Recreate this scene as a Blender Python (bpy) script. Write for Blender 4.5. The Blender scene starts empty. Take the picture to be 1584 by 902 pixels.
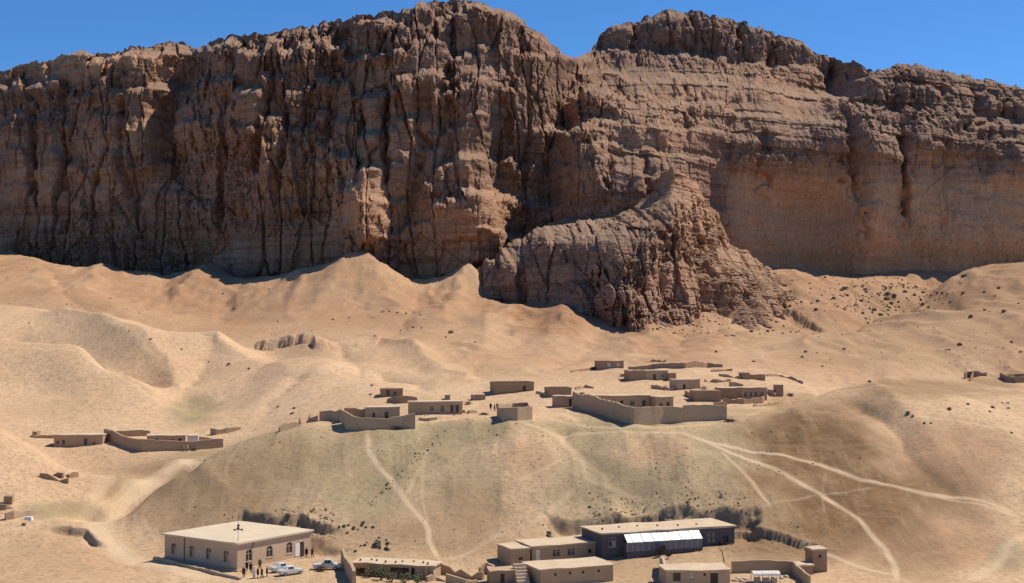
import bpy, bmesh, math, random
import numpy as np
from mathutils import Vector, Matrix

random.seed(7)
scene = bpy.context.scene
COL = scene.collection

# ------------------------------------------------------------------ camera
FPX, CX, CY = 2000.0, 792.0, 451.0          # focal length and centre in photo pixels
CAMZ = 40.0
PITCH = math.atan(62.0 / FPX)
cam_d = bpy.data.cameras.new('camera')
cam_d.sensor_width = 36.0
cam_d.lens = 36.0 * FPX / 1584.0
cam_d.clip_start = 1.0
cam_d.clip_end = 6000.0
cam = bpy.data.objects.new('camera', cam_d)
COL.objects.link(cam)
cam.location = (0, 0, CAMZ)
cam.rotation_euler = (math.pi / 2 + PITCH, 0, 0)
scene.camera = cam

# ------------------------------------------------------------------ sky, sun, exposure
SUN_EL = math.radians(53)
SUN_AZ = math.radians(29)                    # from +X towards +Y: right of and slightly beyond the scene
w = bpy.data.worlds.new('World'); scene.world = w; w.use_nodes = True
nt = w.node_tree
bg = nt.nodes['Background']
sky = nt.nodes.new('ShaderNodeTexSky'); sky.sky_type = 'NISHITA'; sky.sun_disc = False
sky.sun_elevation = SUN_EL
sky.sun_rotation = math.pi / 2 - SUN_AZ
sky.altitude = 2600; sky.air_density = 1.0; sky.dust_density = 0.0; sky.ozone_density = 8.0
hs = nt.nodes.new('ShaderNodeHueSaturation'); hs.inputs['Saturation'].default_value = 1.14; hs.inputs['Value'].default_value = 1.05
nt.links.new(sky.outputs[0], hs.inputs['Color']); nt.links.new(hs.outputs[0], bg.inputs[0]); bg.inputs[1].default_value = 0.105
sl = bpy.data.lights.new('sun', 'SUN'); sl.energy = 4.5; sl.angle = math.radians(0.5); sl.color = (1.0, 0.905, 0.76)
sun = bpy.data.objects.new('sun', sl); COL.objects.link(sun)
sd = Vector((math.cos(SUN_EL) * math.cos(SUN_AZ), math.cos(SUN_EL) * math.sin(SUN_AZ), math.sin(SUN_EL)))
sun.rotation_euler = sd.to_track_quat('Z', 'Y').to_euler()
vs = scene.view_settings
vs.view_transform = 'Standard'; vs.look = 'None'; vs.exposure = 0.3; vs.gamma = 1.0; vs.use_curve_mapping = False

# ------------------------------------------------------------------ numeric helpers
cp, sp = math.cos(PITCH), math.sin(PITCH)
def proj(px, py, D):
    """photo pixel + forward distance (m) -> world point arrays"""
    px = np.asarray(px, float); py = np.asarray(py, float); D = np.asarray(D, float)
    u = (px - CX) / FPX; v = (CY - py) / FPX
    s = D / (cp - v * sp)
    return u * s, D + 0 * u, CAMZ + (sp + v * cp) * s

_TAB = np.random.RandomState(12345).random_sample(1 << 20)
def hsh(ix, iy, seed):
    return _TAB[((ix & 1023) << 10 ^ (iy & 1023) ^ ((iy >> 10) * 7919) ^ ((seed * 40503) & 0xfffff)) & 0xfffff]

def vn(x, y, seed=0):
    x = np.asarray(x, float); y = np.asarray(y, float)
    fx = np.floor(x); fy = np.floor(y)
    ix = fx.astype(np.int64); iy = fy.astype(np.int64)
    fx = x - fx; fy = y - fy
    fx = fx * fx * (3 - 2 * fx); fy = fy * fy * (3 - 2 * fy)
    so = (seed * 40503) & 0xfffff
    r0 = (ix & 1023) << 10; r1 = ((ix + 1) & 1023) << 10; c0 = (iy & 1023) ^ so; c1 = ((iy + 1) & 1023) ^ so
    a = _TAB[r0 ^ c0]; b = _TAB[r1 ^ c0]; c = _TAB[r0 ^ c1]; d = _TAB[r1 ^ c1]
    a = a + (b - a) * fx; c = c + (d - c) * fx
    return (a + (c - a) * fy) * 2 - 1

def fbm(x, y, seed=0, octv=4, gain=0.5):
    r = 0; amp = 1.0; tot = 0
    for k in range(octv):
        r = r + amp * vn(x * 1.03 + 11.7 * k, y * 1.03 + 5.3 * k, seed + k); tot += amp
        x = x * 2.03; y = y * 2.03; amp *= gain
    return r / tot

def ridged(x, y, seed=0, octv=3):
    r = 0; amp = 1.0; tot = 0
    for k in range(octv):
        r = r + amp * (1 - np.abs(vn(x + 7.1 * k, y + 3.7 * k, seed + k)) * 2); tot += amp
        x = x * 2.1; y = y * 2.1; amp *= 0.5
    return r / tot

def worley(x, y, seed=0, jit=0.85):
    ix = np.floor(x).astype(np.int64); iy = np.floor(y).astype(np.int64)
    F1 = np.full(x.shape, 9.0); F2 = np.full(x.shape, 9.0); idv = np.zeros(x.shape); rx = np.zeros(x.shape); ry = np.zeros(x.shape)
    for dx in (-1, 0, 1):
        for dy in (-1, 0, 1):
            jx = ix + dx; jy = iy + dy
            cx = jx + 0.5 + jit * (hsh(jx, jy, seed) - 0.5); cy = jy + 0.5 + jit * (hsh(jx, jy, seed + 91) - 0.5)
            d = np.sqrt((x - cx) ** 2 + (y - cy) ** 2)
            near = d < F1
            F2 = np.where(near, F1, np.minimum(F2, d))
            idv = np.where(near, hsh(jx, jy, seed + 37), idv)
            rx = np.where(near, x - cx, rx); ry = np.where(near, y - cy, ry)
            F1 = np.where(near, d, F1)
    return F1, F2, idv, rx, ry

def sstep(a, b, x):
    t = np.clip((x - a) / (b - a), 0, 1)
    return t * t * (3 - 2 * t)

class TPS:
    """thin plate spline through scattered points"""
    def __init__(self, x, y, z, reg=0.0, scale=100.0):
        self.s = scale
        self.x = np.asarray(x, float) / scale; self.y = np.asarray(y, float) / scale
        n = len(self.x)
        K = self.k((self.x[:, None] - self.x[None]) ** 2 + (self.y[:, None] - self.y[None]) ** 2) + reg * np.eye(n)
        P = np.stack([np.ones(n), self.x, self.y], 1)
        A = np.zeros((n + 3, n + 3)); A[:n, :n] = K; A[:n, n:] = P; A[n:, :n] = P.T
        self.w = np.linalg.solve(A, np.concatenate([z, np.zeros(3)]))
    @staticmethod
    def k(r2):
        return r2 * np.log(r2 + 1e-12)
    def __call__(self, x, y):
        sh = np.shape(x)
        x = np.ravel(np.asarray(x, float)) / self.s; y = np.ravel(np.asarray(y, float)) / self.s
        out = np.empty(len(x)); n = len(self.x)
        for i in range(0, len(x), 20000):
            a = x[i:i + 20000]; b = y[i:i + 20000]
            r2 = (a[:, None] - self.x[None]) ** 2 + (b[:, None] - self.y[None]) ** 2
            out[i:i + 20000] = self.k(r2) @ self.w[:n] + self.w[n] + self.w[n + 1] * a + self.w[n + 2] * b
        return out.reshape(sh)

class GridCache:
    """bicubic lookup of a smooth function sampled once on a regular grid"""
    def __init__(self, fn, a0, a1, na, b0, b1, nb):
        self.a0, self.da, self.na = a0, (a1 - a0) / (na - 1), na
        self.b0, self.db, self.nb = b0, (b1 - b0) / (nb - 1), nb
        A, B = np.meshgrid(np.linspace(a0, a1, na), np.linspace(b0, b1, nb), indexing='ij')
        self.g = fn(A, B)
    def __call__(self, a, b):
        fa = np.clip((np.asarray(a, float) - self.a0) / self.da, 1, self.na - 2.001); fb = np.clip((np.asarray(b, float) - self.b0) / self.db, 1, self.nb - 2.001)
        ia = fa.astype(np.int64); ib = fb.astype(np.int64); ta = fa - ia; tb = fb - ib
        def wts(t): return (-.5 * t + t * t - .5 * t ** 3, 1 - 2.5 * t * t + 1.5 * t ** 3, .5 * t + 2 * t * t - 1.5 * t ** 3, -.5 * t * t + .5 * t ** 3)
        wa = wts(ta); wb = wts(tb); out = 0
        for i in range(4):
            row = 0
            for j in range(4): row = row + wb[j] * self.g[ia + i - 1, ib + j - 1]
            out = out + wa[i] * row
        return out

def seg_dist(X, Y, pts):
    """distance, signed distance (positive = beyond the line, +y side for left-to-right lines), position along (0..1)"""
    best = np.full(X.shape, 1e9); sg = np.zeros(X.shape); tt = np.zeros(X.shape)
    L = [math.dist(pts[i], pts[i + 1]) for i in range(len(pts) - 1)]; T = sum(L); acc = 0
    for i in range(len(pts) - 1):
        ax, ay = pts[i]; bx, by = pts[i + 1]
        dx, dy = bx - ax, by - ay; l2 = dx * dx + dy * dy + 1e-9
        t = np.clip(((X - ax) * dx + (Y - ay) * dy) / l2, 0, 1)
        d = np.hypot(X - ax - t * dx, Y - ay - t * dy)
        c = dx * (Y - ay) - dy * (X - ax)
        m = d < best
        best = np.where(m, d, best); sg = np.where(m, np.sign(c) * d, sg); tt = np.where(m, (acc + t * L[i]) / T, tt)
        acc += L[i]
    return best, sg, tt

# ------------------------------------------------------------------ terrain heights
TP = [ # photo column, photo row, forward distance
 (0,902,205),(200,902,206),(400,902,206),(600,902,207),(800,902,206),(1000,902,207),(1200,902,208),(1400,902,212),(1584,902,212),
 (250,862,228),(367,886,212),(480,858,226),(440,893,209),(520,880,217),(600,872,221),(700,872,224),
 (860,882,219),(1000,852,230),(1120,846,233),(900,822,243),(1000,800,252),(1100,796,250),(1180,850,232),(1280,868,226),
 # mound face
 (550,800,243),(650,760,256),(650,820,238),(760,780,250),(900,740,262),(1000,735,264),(1100,730,265),(760,700,274),(560,710,271),(450,740,263),(450,800,245),
 (560,830,235),
 # mound brow
 (550,659,290),(700,652,295),(800,650,297),(900,657,297),(1050,662,296),(1140,655,300),
 # left flank and nose
 (155,808,246),(250,748,265),(350,692,281),(430,667,288),(200,832,240),(260,800,246),(350,770,254),(170,850,232),
 # valley behind the flank, road
 (110,805,252),(150,780,268),(210,740,286),(270,712,302),(320,700,314),(250,697,316),(160,690,318),(80,690,320),(350,687,322),(400,668,330),(450,660,322),
 # village plateau
 (500,652,306),(600,645,309),(800,640,310),(690,641,310),(800,605,350),(900,622,330),(1000,592,368),(940,572,404),(1090,568,412),(1160,622,335),(1185,590,372),
 (1215,607,350),(620,612,348),(740,618,342),(860,615,338),(1060,600,360),(1150,575,400),(1250,595,385),
 # right hill
 (1300,608,318),(1400,604,325),(1500,621,320),(1584,652,310),(1200,640,312),(1200,690,286),(1300,700,281),(1400,720,276),(1500,750,268),(1584,790,258),(1300,800,247),
 (1400,800,248),(1384,866,228),(1500,850,235),(1584,830,243),(1500,680,290),(1250,760,260),(1200,800,247),(1400,655,298),(1300,650,298),
 (1560,618,372),(1460,600,395),(1360,594,405),(1500,585,420),(1584,588,420),
 # right hillside
 (1270,545,460),(1400,525,485),(1584,500,510),(1500,500,520),(1584,440,620),(1584,408,690),(1500,440,640),(1500,422,700),(1400,490,570),(1330,520,520),(1584,560,445),(1320,565,435),(1450,560,445),
 # gully and slope right of the outcrop
 (1335,488,610),(1290,510,570),(1240,500,600),(1190,470,640),(1200,418,740),(1260,440,700),(1330,424,750),(1380,455,680),(1440,427,735),(1140,520,520),(1190,540,480),
 # apron
 (700,520,525),(850,540,485),(900,515,540),(965,500,562),(1050,500,570),(1100,480,600),(1090,545,470),(700,480,600),(790,500,560),
 (20,399,694),(75,415,694),(110,426,696),(150,434,694),(178,431,690),(235,449,698),(300,438,694),(330,424,690),(380,437,692),(435,441,694),(500,424,690),(568,407,682),
 (600,430,688),(625,448,694),(680,438,688),(722,427,682),(765,457,660),(845,474,620),(880,471,616),(930,490,580),
 (400,480,605),(480,500,565),(570,470,610),(320,465,620),(240,480,600),(560,530,500),(640,545,460),(780,580,405),(650,575,415),(560,590,382),(470,535,470),
 # dune ridges on the left
 (0,481,505),(100,489,494),(200,501,478),(340,521,452),(480,556,414),(545,595,368),(0,450,590),(100,455,585),(180,470,580),
 (110,520,455),(200,560,425),(290,600,405),(290,640,372),(360,600,392),(420,600,384),(400,640,348),(480,622,352),
 (0,536,402),(130,548,398),(200,590,384),(255,628,368),(60,600,376),(100,640,350),(0,645,345),(180,652,342),
 (0,666,302),(60,700,296),(135,738,284),(0,720,275),(60,750,272),(0,790,248),(0,850,226),(100,850,228),(80,790,254),
]
TPA = np.array(TP, float)
def dshift(px, D):   # the left half of the cliff swings away from the viewer
    D = np.interp(D, [0, 224, 302, 330, 2000], [0, 224, 286.4, 330, 2000])   # steeper face on the mound
    return D + np.clip(560 - px, 0, 900) * 0.18 * sstep(590, 690, D)
TPA[:, 2] = dshift(TPA[:, 0], TPA[:, 2])
bx, by, bz = proj(TPA[:, 0], TPA[:, 1], TPA[:, 2])
extra = []   # unseen points: x, y, z
for xx in np.linspace(-650, 650, 9):
    extra += [(xx, 930, 60), (xx, 1010, 60)]
for xx in (-200, -100, 0, 100, 200):
    extra += [(xx, 20, -9), (xx, 100, -5)]
extra += [(-160, 205, 3), (160, 205, 1), (-230, 300, 12), (-330, 400, 38), (-420, 560, 60), (-430, 690, 78), (230, 300, 14), (330, 420, 28), (420, 520, 50), (440, 700, 80),
          (-500, 250, 20), (500, 250, 20)]
# valley floor hidden behind the left flank and behind the right crest
extra += [(-62, 292, CAMZ - 28.5), (-52, 305, CAMZ - 27.0), (-75, 275, CAMZ - 32.5)]
def hollow(pts, dd, dz):
    for px, py, D in pts:
        D = float(dshift(np.array(px, float), np.array(D, float)))
        x, y, z = proj(px, py, D); extra.append((float(x) * (D + dd) / D, D + dd, float(z) - dz))
hollow([(0,536,402),(70,540,400),(130,548,398),(200,590,384)], 20, 5.5)
hollow([(0,481,505),(100,489,494),(200,501,478),(340,521,452),(420,540,430)], 24, 5.5)
hollow([(0,666,302),(60,700,296),(135,738,284)], 13, 3.0)
hollow([(155,808,246),(200,778,255),(250,748,265),(300,720,273),(350,692,281)], 13, 3.8)
hollow([(1480,430,690),(1420,458,640),(1360,488,588),(1300,520,530)], 20, 5.0)
hollow([(1260,618,315),(1300,608,318),(1350,605,322),(1400,604,325),(1450,610,322),(1500,621,320),(1584,652,310)], 24, 5.5)
ex = np.array(extra)
tps = TPS(np.r_[bx, ex[:, 0]], np.r_[by, ex[:, 1]], np.r_[bz, ex[:, 2]], reg=0.0008)

def P2(px, py, D):
    D = float(dshift(np.array(px, float), np.array(D, float)))
    a, b, c = proj(px, py, D); return (float(a), float(b))
# sand spurs running down from the cliff foot: crest polyline (px,py,D), height, half width
SPURS = [([(20,399,694),(60,425,640),(90,450,590)], 3.5, 16), ([(178,431,692),(150,450,640),(130,465,600)], 4.5, 11), ([(330,424,692),(300,445,650),(250,470,600)], 5.5, 14),
 ([(435,441,690),(430,460,640)], -2.0, 12), ([(568,407,686),(520,450,640),(480,480,590)], 5.0, 18), ([(568,407,686),(600,460,620),(640,500,560)], 4.0, 16),
 ([(722,427,684),(700,470,620),(690,510,560)], 5.5, 15), ([(722,427,684),(780,470,610),(800,510,540)], 3.0, 12), ([(880,471,618),(870,500,570),(850,530,520)], 4.0, 14),
 ([(635,450,690),(650,490,600)], -3.0, 14), ([(1230,416,735),(1240,450,680)], 3.0, 18), ([(800,480,590),(790,530,500)], -1.8, 12), ([(985,505,555),(1010,535,490)], -1.5, 10),
 # crests of the smooth dunes on the left
 ([(0,481,505),(100,489,494),(200,501,478),(340,521,452),(480,556,414)], 1.8, 14), ([(0,536,402),(130,548,398),(200,590,384),(255,628,368)], 2.2, 12),
 ([(150,515,462),(230,560,425),(285,605,400)], 3.0, 15), ([(330,530,445),(300,580,412),(285,630,378)], -2.5, 11), ([(420,545,425),(370,600,392)], -1.6, 12),
 ([(470,535,470),(440,530,470),(380,528,472)], 2.0, 10), ([(500,570,400),(440,610,372),(390,645,345)], 1.6, 9), ([(640,540,465),(690,590,395)], 1.8, 13), ([(730,560,430),(745,600,360)], -1.4, 8),
 ([(0,666,302),(60,700,296),(135,738,284)], 1.0, 7),
 ([(110,500,480),(190,525,452),(255,565,424),(278,606,402)], 3.2, 10), ([(340,521,452),(420,560,415),(452,588,392),(410,622,368)], 1.5, 9), ([(462,598,386),(430,622,366),(395,645,346)], -2.4, 6), ([(560,530,500),(640,545,465),(690,580,412),(735,602,372)], 2.6, 8),
 ([(600,575,402),(655,600,362)], -2.0, 6), ([(245,452,690),(262,485,600)], -3.0, 9), ([(385,441,690),(360,470,630),(340,490,590)], -2.5, 8), ([(470,455,650),(440,490,580)], 2.4, 9), ([(640,480,590),(600,515,520)], -2.2, 8), ([(760,490,570),(745,540,485)], 2.6, 9),
 ([(930,505,545),(900,545,475),(860,575,420)], -2.4, 8), ([(1000,512,540),(965,555,450)], 2.2, 8), ([(1060,515,540),(1045,550,465)], -2.0, 7), ([(60,430,640),(110,460,580),(160,478,545)], -2.6, 9), ([(30,520,450),(90,528,440)], -2.0, 8), ([(500,520,515),(545,560,440),(560,585,395)], -2.0, 7),
 # gullies and ribs of the right hill and hillside
 ([(1200,480,640),(1250,510,585),(1280,525,550)], -2.5, 9), ([(1300,516,555),(1345,488,615),(1420,460,670),(1470,432,725)], -6.5, 13), ([(1250,548,475),(1300,520,530),(1360,488,588),(1420,458,640),(1480,430,690)], 2.6, 12), ([(1210,632,312),(1260,616,314),(1300,608,318),(1400,604,325),(1500,621,320),(1584,652,310)], 1.3, 9), ([(1120,500,560),(1150,540,480)], -2.0, 9), ([(1290,540,480),(1400,500,545),(1520,470,600)], 2.0, 16),
 ([(1330,625,308),(1400,690,284),(1480,765,264)], -2.2, 5), ([(1340,608,320),(1440,690,286),(1530,770,264)], 1.3, 7), ([(1240,640,308),(1230,720,276)], 1.0, 7), ([(1430,530,480),(1540,600,400)], -1.5, 11),
 # ribs and hollows of the mound
 ([(770,660,292),(790,720,268),(780,790,248)], 1.3, 8), ([(880,665,292),(900,700,275),(960,770,256)], -1.4, 7), ([(1000,665,294),(1060,720,268),(1120,780,250)], 1.2, 9),
 ([(1150,660,298),(1180,720,276)], -0.8, 6), ([(300,720,272),(280,790,248)], -0.5, 6), ([(690,670,288),(560,760,257),(490,820,240)], -0.5, 4)]
spur_w = [([P2(*q) for q in pl], h, wd) for pl, h, wd in SPURS]

def H0_full(X, Y):
    X = np.asarray(X, float); Y = np.asarray(Y, float)
    z = tps(X, Y)
    for pts, h, wd in spur_w:
        d, s, t = seg_dist(X + 2.5 * vn(X / 14, Y / 14, 5), Y + 2.5 * vn(X / 14, Y / 14, 6), pts)
        k = np.clip(1 - d / (wd * 1.8), 0, 1)
        prof = k * k * (0.55 + 0.45 * k)
        z = z + h * prof * (1 - 0.45 * t) * (1 if h > 0 else 1)
    er = ridged(X / 34 + 0.8 * fbm(X / 50, Y / 50, 211, 2), Y / 95, 215, 3)
    smo = 0.25 + 0.75 * sstep(-0.12, -0.02, X / (Y + 1)) + 0.5 * sstep(560, 640, Y)
    z = z + 2.6 * (er - 0.35) * sstep(400, 520, Y) * (1 - sstep(640, 720, Y)) * np.clip(smo, 0, 1)
    er = ridged(X / 13 + 0.7 * fbm(X / 25, Y / 25, 221, 2), Y / 60, 225, 2)
    z = z + 0.7 * (er - 0.3) * sstep(232, 250, Y) * (1 - sstep(275, 292, Y)) + 1.1 * (er - 0.3) * sstep(330, 420, Y) * np.clip(smo - 0.2, 0, 1)
    return z

_hc = GridCache(lambda t, y: H0_full(t * (y + 40), y), -0.84, 0.84, 400, 0, 1010, 480)
def H0(X, Y):
    return _hc(X / (Y + 40), Y)

# flat pads for buildings: photo quad corners are not needed, only a centre, radii, rotation
MODS_PAD = []
def pad(px, py, D, rx, ry, rot=0.0, z=None, soft=4.0):
    a, b, c = proj(px, py, D)
    MODS_PAD.append((float(a), float(b), rx, ry, rot, float(c) if z is None else z, soft))
SCARPS = []
def scarp(pts, up, down, back, front, rough=0.5):
    SCARPS.append((pts, up, down, back, front, rough))

def H(X, Y, fine=True):
    X = np.asarray(X, float); Y = np.asarray(Y, float)
    z = H0(X, Y)
    for (a, b, rx, ry, rot, zz, soft) in MODS_PAD:
        c, s = math.cos(rot), math.sin(rot)
        lx = (X - a) * c + (Y - b) * s; ly = -(X - a) * s + (Y - b) * c
        d = np.maximum(np.abs(lx) - rx, np.abs(ly) - ry) + 1.6 * fbm(X / 4, Y / 4, 39, 3)
        k = 1 - sstep(0, soft, d)
        z = z + (zz - z) * k
    for pts, up, down, back, front, rough in SCARPS:
        xs = [p[0] for p in pts]; ys = [p[1] for p in pts]
        m = (X > min(xs) - 20) & (X < max(xs) + 20) & (Y > min(ys) - 20) & (Y < max(ys) + 25)
        if not m.any(): continue
        x = X[m]; y = Y[m]
        d, s, t = seg_dist(x + rough * fbm(x / 2.2, y / 2.2, 31, 3), y + 1.3 * rough * fbm(x / 2.5, y / 2.5, 35, 3), pts)
        taper = sstep(0, 0.25, t) * (1 - sstep(0.75, 1.0, t)) * sstep(0, 1, 1.5 - np.abs(d - np.abs(s)))
        step = sstep(-0.55, 0.45, s)
        dz = step * up * np.exp(-np.maximum(s, 0) / back) - (1 - step) * down * np.exp(np.minimum(s, 0) / front)
        z[m] = z[m] + dz * taper + 0.3 * min(1.0, rough) * fbm(x / 1.7, y / 1.7, 37, 3) * np.exp(-np.abs(s) / 2.2) * sstep(0, 0.15, t) * (1 - sstep(0.85, 1, t))
    if fine:
        far = sstep(280, 520, Y)
        z = z + 0.55 * fbm(X / 22, Y / 22, 3, 3) * (0.4 + 1.1 * far * (0.3 + 0.7 * sstep(-0.12, 0.0, X / (Y + 1)))) + 0.13 * fbm(X / 4.0, Y / 4.0, 8, 3)
        rl = ridged(X / 3.4 + 0.9 * fbm(X / 9, Y / 14, 231, 2), Y / 34, 235, 2)
        z = z + 0.11 * (rl - 0.3) * sstep(232, 246, Y) * (1 - sstep(282, 294, Y))
        rill = ridged(X / 9 + 0.6 * fbm(X / 20, Y / 20, 14), Y / 40, 21, 2)
        z = z + 0.35 * rill * (0.35 + 1.6 * sstep(560, 680, Y))
    return z

def ground(px, py, d0=185.0, d1=800.0):
    """first hit of the sight line through a photo pixel with the terrain"""
    D = np.concatenate([np.linspace(d0, 420, 600), np.linspace(421, d1, 400)])
    x, y, z = proj(np.full(D.shape, px), np.full(D.shape, py), D)
    h = H(x, y)
    k = np.nonzero(z < h)[0]
    k = k[0] if len(k) else len(D) - 1
    if k > 0:
        a = (z[k - 1] - h[k - 1]); b = (h[k] - z[k]); t = a / (a + b + 1e-9)
        d = D[k - 1] + (D[k] - D[k - 1]) * t
    else: d = D[0]
    x, y, z = proj(px, py, d)
    return Vector((float(x), float(y), float(z)))

def gz(x, y):
    return float(H(np.array([x]), np.array([y]))[0])
def gl(pts):
    return [tuple(ground(*p)[:2]) for p in pts]

# ------------------------------------------------------------------ materials
MATS = {}
def nodes(m):
    m.use_nodes = True
    t = m.node_tree
    return t, t.nodes['Principled BSDF']
def N(t, typ, **kw):
    n = t.nodes.new(typ)
    for k, v in kw.items(): setattr(n, k, v)
    return n
def mixc(t, fac, a, b, blend='MIX'):
    n = N(t, 'ShaderNodeMix', data_type='RGBA', blend_type=blend)
    for sock, v in ((n.inputs[0], fac), (n.inputs[6], a), (n.inputs[7], b)):
        if hasattr(v, 'is_linked'): t.links.new(v, sock)
        elif isinstance(v, (int, float)): sock.default_value = v
        else: sock.default_value = (*v, 1)
    return n.outputs[2]
def noise(t, vec, scale, detail=4, rough=0.55, dist=0.0):
    n = N(t, 'ShaderNodeTexNoise'); n.inputs['Scale'].default_value = scale; n.inputs['Detail'].default_value = detail
    n.inputs['Roughness'].default_value = rough; n.inputs['Distortion'].default_value = dist
    t.links.new(vec, n.inputs['Vector']); return n.outputs[0]
def ramp(t, fac, stops):
    n = N(t, 'ShaderNodeValToRGB'); e = n.color_ramp.elements
    while len(e) < len(stops): e.new(0.5)
    for el, (p, c) in zip(e, stops):
        el.position = p; el.color = (*c, 1) if len(c) == 3 else c
    t.links.new(fac, n.inputs[0]); return n.outputs[0]
def mapping(t, vec, scale):
    n = N(t, 'ShaderNodeMapping'); n.inputs['Scale'].default_value = scale
    t.links.new(vec, n.inputs['Vector']); return n.outputs[0]
def math_n(t, op, a, b):
    n = N(t, 'ShaderNodeMath', operation=op)
    for s, v in ((n.inputs[0], a), (n.inputs[1], b)):
        if hasattr(v, 'is_linked'): t.links.new(v, s)
        else: s.default_value = v
    return n.outputs[0]
def attr(t, name):
    n = N(t, 'ShaderNodeAttribute'); n.attribute_name = name; return n.outputs['Fac']
def bump(t, b, h, strength, dist):
    n = N(t, 'ShaderNodeBump'); n.inputs['Strength'].default_value = strength; n.inputs['Distance'].default_value = dist
    t.links.new(h, n.inputs['Height']); t.links.new(n.outputs[0], b.inputs['Normal'])

def soil_material():
    m = bpy.data.materials.new('desert_soil'); t, b = nodes(m)
    geo = N(t, 'ShaderNodeNewGeometry'); P = geo.outputs['Position']
    big = noise(t, P, 0.018, 5, 0.55, 0.6); mid = noise(t, P, 0.11, 5, 0.6, 0.3); fin = noise(t, P, 1.1, 4, 0.65)
    sand = ramp(t, big, [(0.3, (0.54, 0.352, 0.205)), (0.52, (0.60, 0.40, 0.24)), (0.72, (0.65, 0.445, 0.275))])
    col = mixc(t, attr(t, 'rust'), sand, ramp(t, mid, [(0.3, (0.27, 0.130, 0.066)), (0.7, (0.40, 0.215, 0.115))]))
    col = mixc(t, attr(t, 'olive'), col, ramp(t, mid, [(0.3, (0.285, 0.222, 0.12)), (0.55, (0.355, 0.283, 0.16)), (0.75, (0.44, 0.35, 0.205))]))
    col = mixc(t, attr(t, 'brown'), col, ramp(t, mid, [(0.3, (0.15, 0.083, 0.034)), (0.7, (0.24, 0.138, 0.064))]))
    # weathered mottling, stones and dry tufts
    mot = noise(t, P, 0.33, 6, 0.7, 0.8)
    col = mixc(t, math_n(t, 'MULTIPLY', ramp(t, mot, [(0.40, (1, 1, 1)), (0.56, (0, 0, 0))]), 0.30), col, (0.36, 0.235, 0.13))
    crs = noise(t, mapping(t, P, (0.05, 0.05, 0.9)), 1.0, 4, 0.6, 1.5)
    col = mixc(t, math_n(t, 'MULTIPLY', ramp(t, crs, [(0.55, (0, 0, 0)), (0.66, (1, 1, 1))]), 0.10), col, (0.66, 0.48, 0.30))
    col = mixc(t, ramp(t, fin, [(0.3, (0.75, 0.75, 0.75)), (0.52, (0, 0, 0))]), col, (0.24, 0.165, 0.098))
    spk = noise(t, P, 2.6, 2, 0.5)
    spk = math_n(t, 'MULTIPLY', ramp(t, spk, [(0.66, (0, 0, 0)), (0.74, (1, 1, 1))]), attr(t, 'stony'))
    col = mixc(t, spk, col, (0.13, 0.10, 0.06))
    strk = noise(t, mapping(t, P, (0.5, 0.07, 0.3)), 1.0, 5, 0.7)
    col = mixc(t, math_n(t, 'MULTIPLY', ramp(t, strk, [(0.5, (0, 0, 0)), (0.72, (1, 1, 1))]), 0.22), col, (0.60, 0.43, 0.265))
    col = mixc(t, attr(t, 'track'), col, (0.64, 0.47, 0.30))
    col = mixc(t, attr(t, 'dirt'), col, ramp(t, noise(t, P, 0.9, 5, 0.7), [(0.35, (0.22, 0.148, 0.09)), (0.65, (0.38, 0.265, 0.165))]))
    t.links.new(col, b.inputs['Base Color']); b.inputs['Roughness'].default_value = 0.95
    b.inputs['Specular IOR Level'].default_value = 0.1
    bump(t, b, noise(t, P, 0.8, 8, 0.72), 0.6, 0.4)
    return m

def rock_material(name, warm=0.0):
    m = bpy.data.materials.new(name); t, b = nodes(m)
    geo = N(t, 'ShaderNodeNewGeometry'); P = geo.outputs['Position']
    vert = noise(t, mapping(t, P, (0.16, 0.16, 0.03)), 1.0, 6, 0.65, 0.8)
    blot = noise(t, P, 0.03, 5, 0.6, 1.0)
    lay = noise(t, mapping(t, P, (0.012, 0.012, 0.33)), 1.0, 5, 0.65, 0.4)
    fin = noise(t, mapping(t, P, (0.8, 0.8, 0.35)), 1.0, 5, 0.7)
    col = ramp(t, vert, [(0.28, (0.215, 0.116, 0.078)), (0.45, (0.30, 0.17, 0.115)), (0.6, (0.37, 0.222, 0.152)), (0.78, (0.45, 0.295, 0.21))])
    col = mixc(t, ramp(t, blot, [(0.4, (0, 0, 0)), (0.65, (0.5, 0.5, 0.5))]), col, (0.37, 0.212, 0.128))
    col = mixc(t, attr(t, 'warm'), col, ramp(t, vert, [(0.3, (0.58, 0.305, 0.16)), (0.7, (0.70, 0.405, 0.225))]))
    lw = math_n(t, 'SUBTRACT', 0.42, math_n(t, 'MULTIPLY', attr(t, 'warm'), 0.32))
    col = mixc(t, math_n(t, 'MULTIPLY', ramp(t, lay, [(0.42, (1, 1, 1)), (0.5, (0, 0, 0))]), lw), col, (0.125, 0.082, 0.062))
    col = mixc(t, math_n(t, 'MULTIPLY', ramp(t, lay, [(0.56, (0, 0, 0)), (0.66, (1, 1, 1))]), lw), col, (0.36, 0.275, 0.21))
    col = mixc(t, ramp(t, fin, [(0.33, (0.5, 0.5, 0.5)), (0.5, (0, 0, 0))]), col, (0.13, 0.082, 0.058))
    # wind-blown sand lies on ledges
    sx = N(t, 'ShaderNodeSeparateXYZ'); t.links.new(geo.outputs['Normal'], sx.inputs[0])
    led = math_n(t, 'ADD', sx.outputs[2], math_n(t, 'MULTIPLY', math_n(t, 'SUBTRACT', blot, 0.5), 0.5))
    col = mixc(t, ramp(t, led, [(0.66, (0, 0, 0)), (0.9, (0.75, 0.75, 0.75))]), col, (0.31, 0.222, 0.152))
    t.links.new(col, b.inputs['Base Color']); b.inputs['Roughness'].default_value = 0.95
    b.inputs['Specular IOR Level'].default_value = 0.05
    bump(t, b, noise(t, mapping(t, P, (1, 1, 0.6)), 0.8, 8, 0.72), 0.8, 1.0)
    return m

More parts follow.
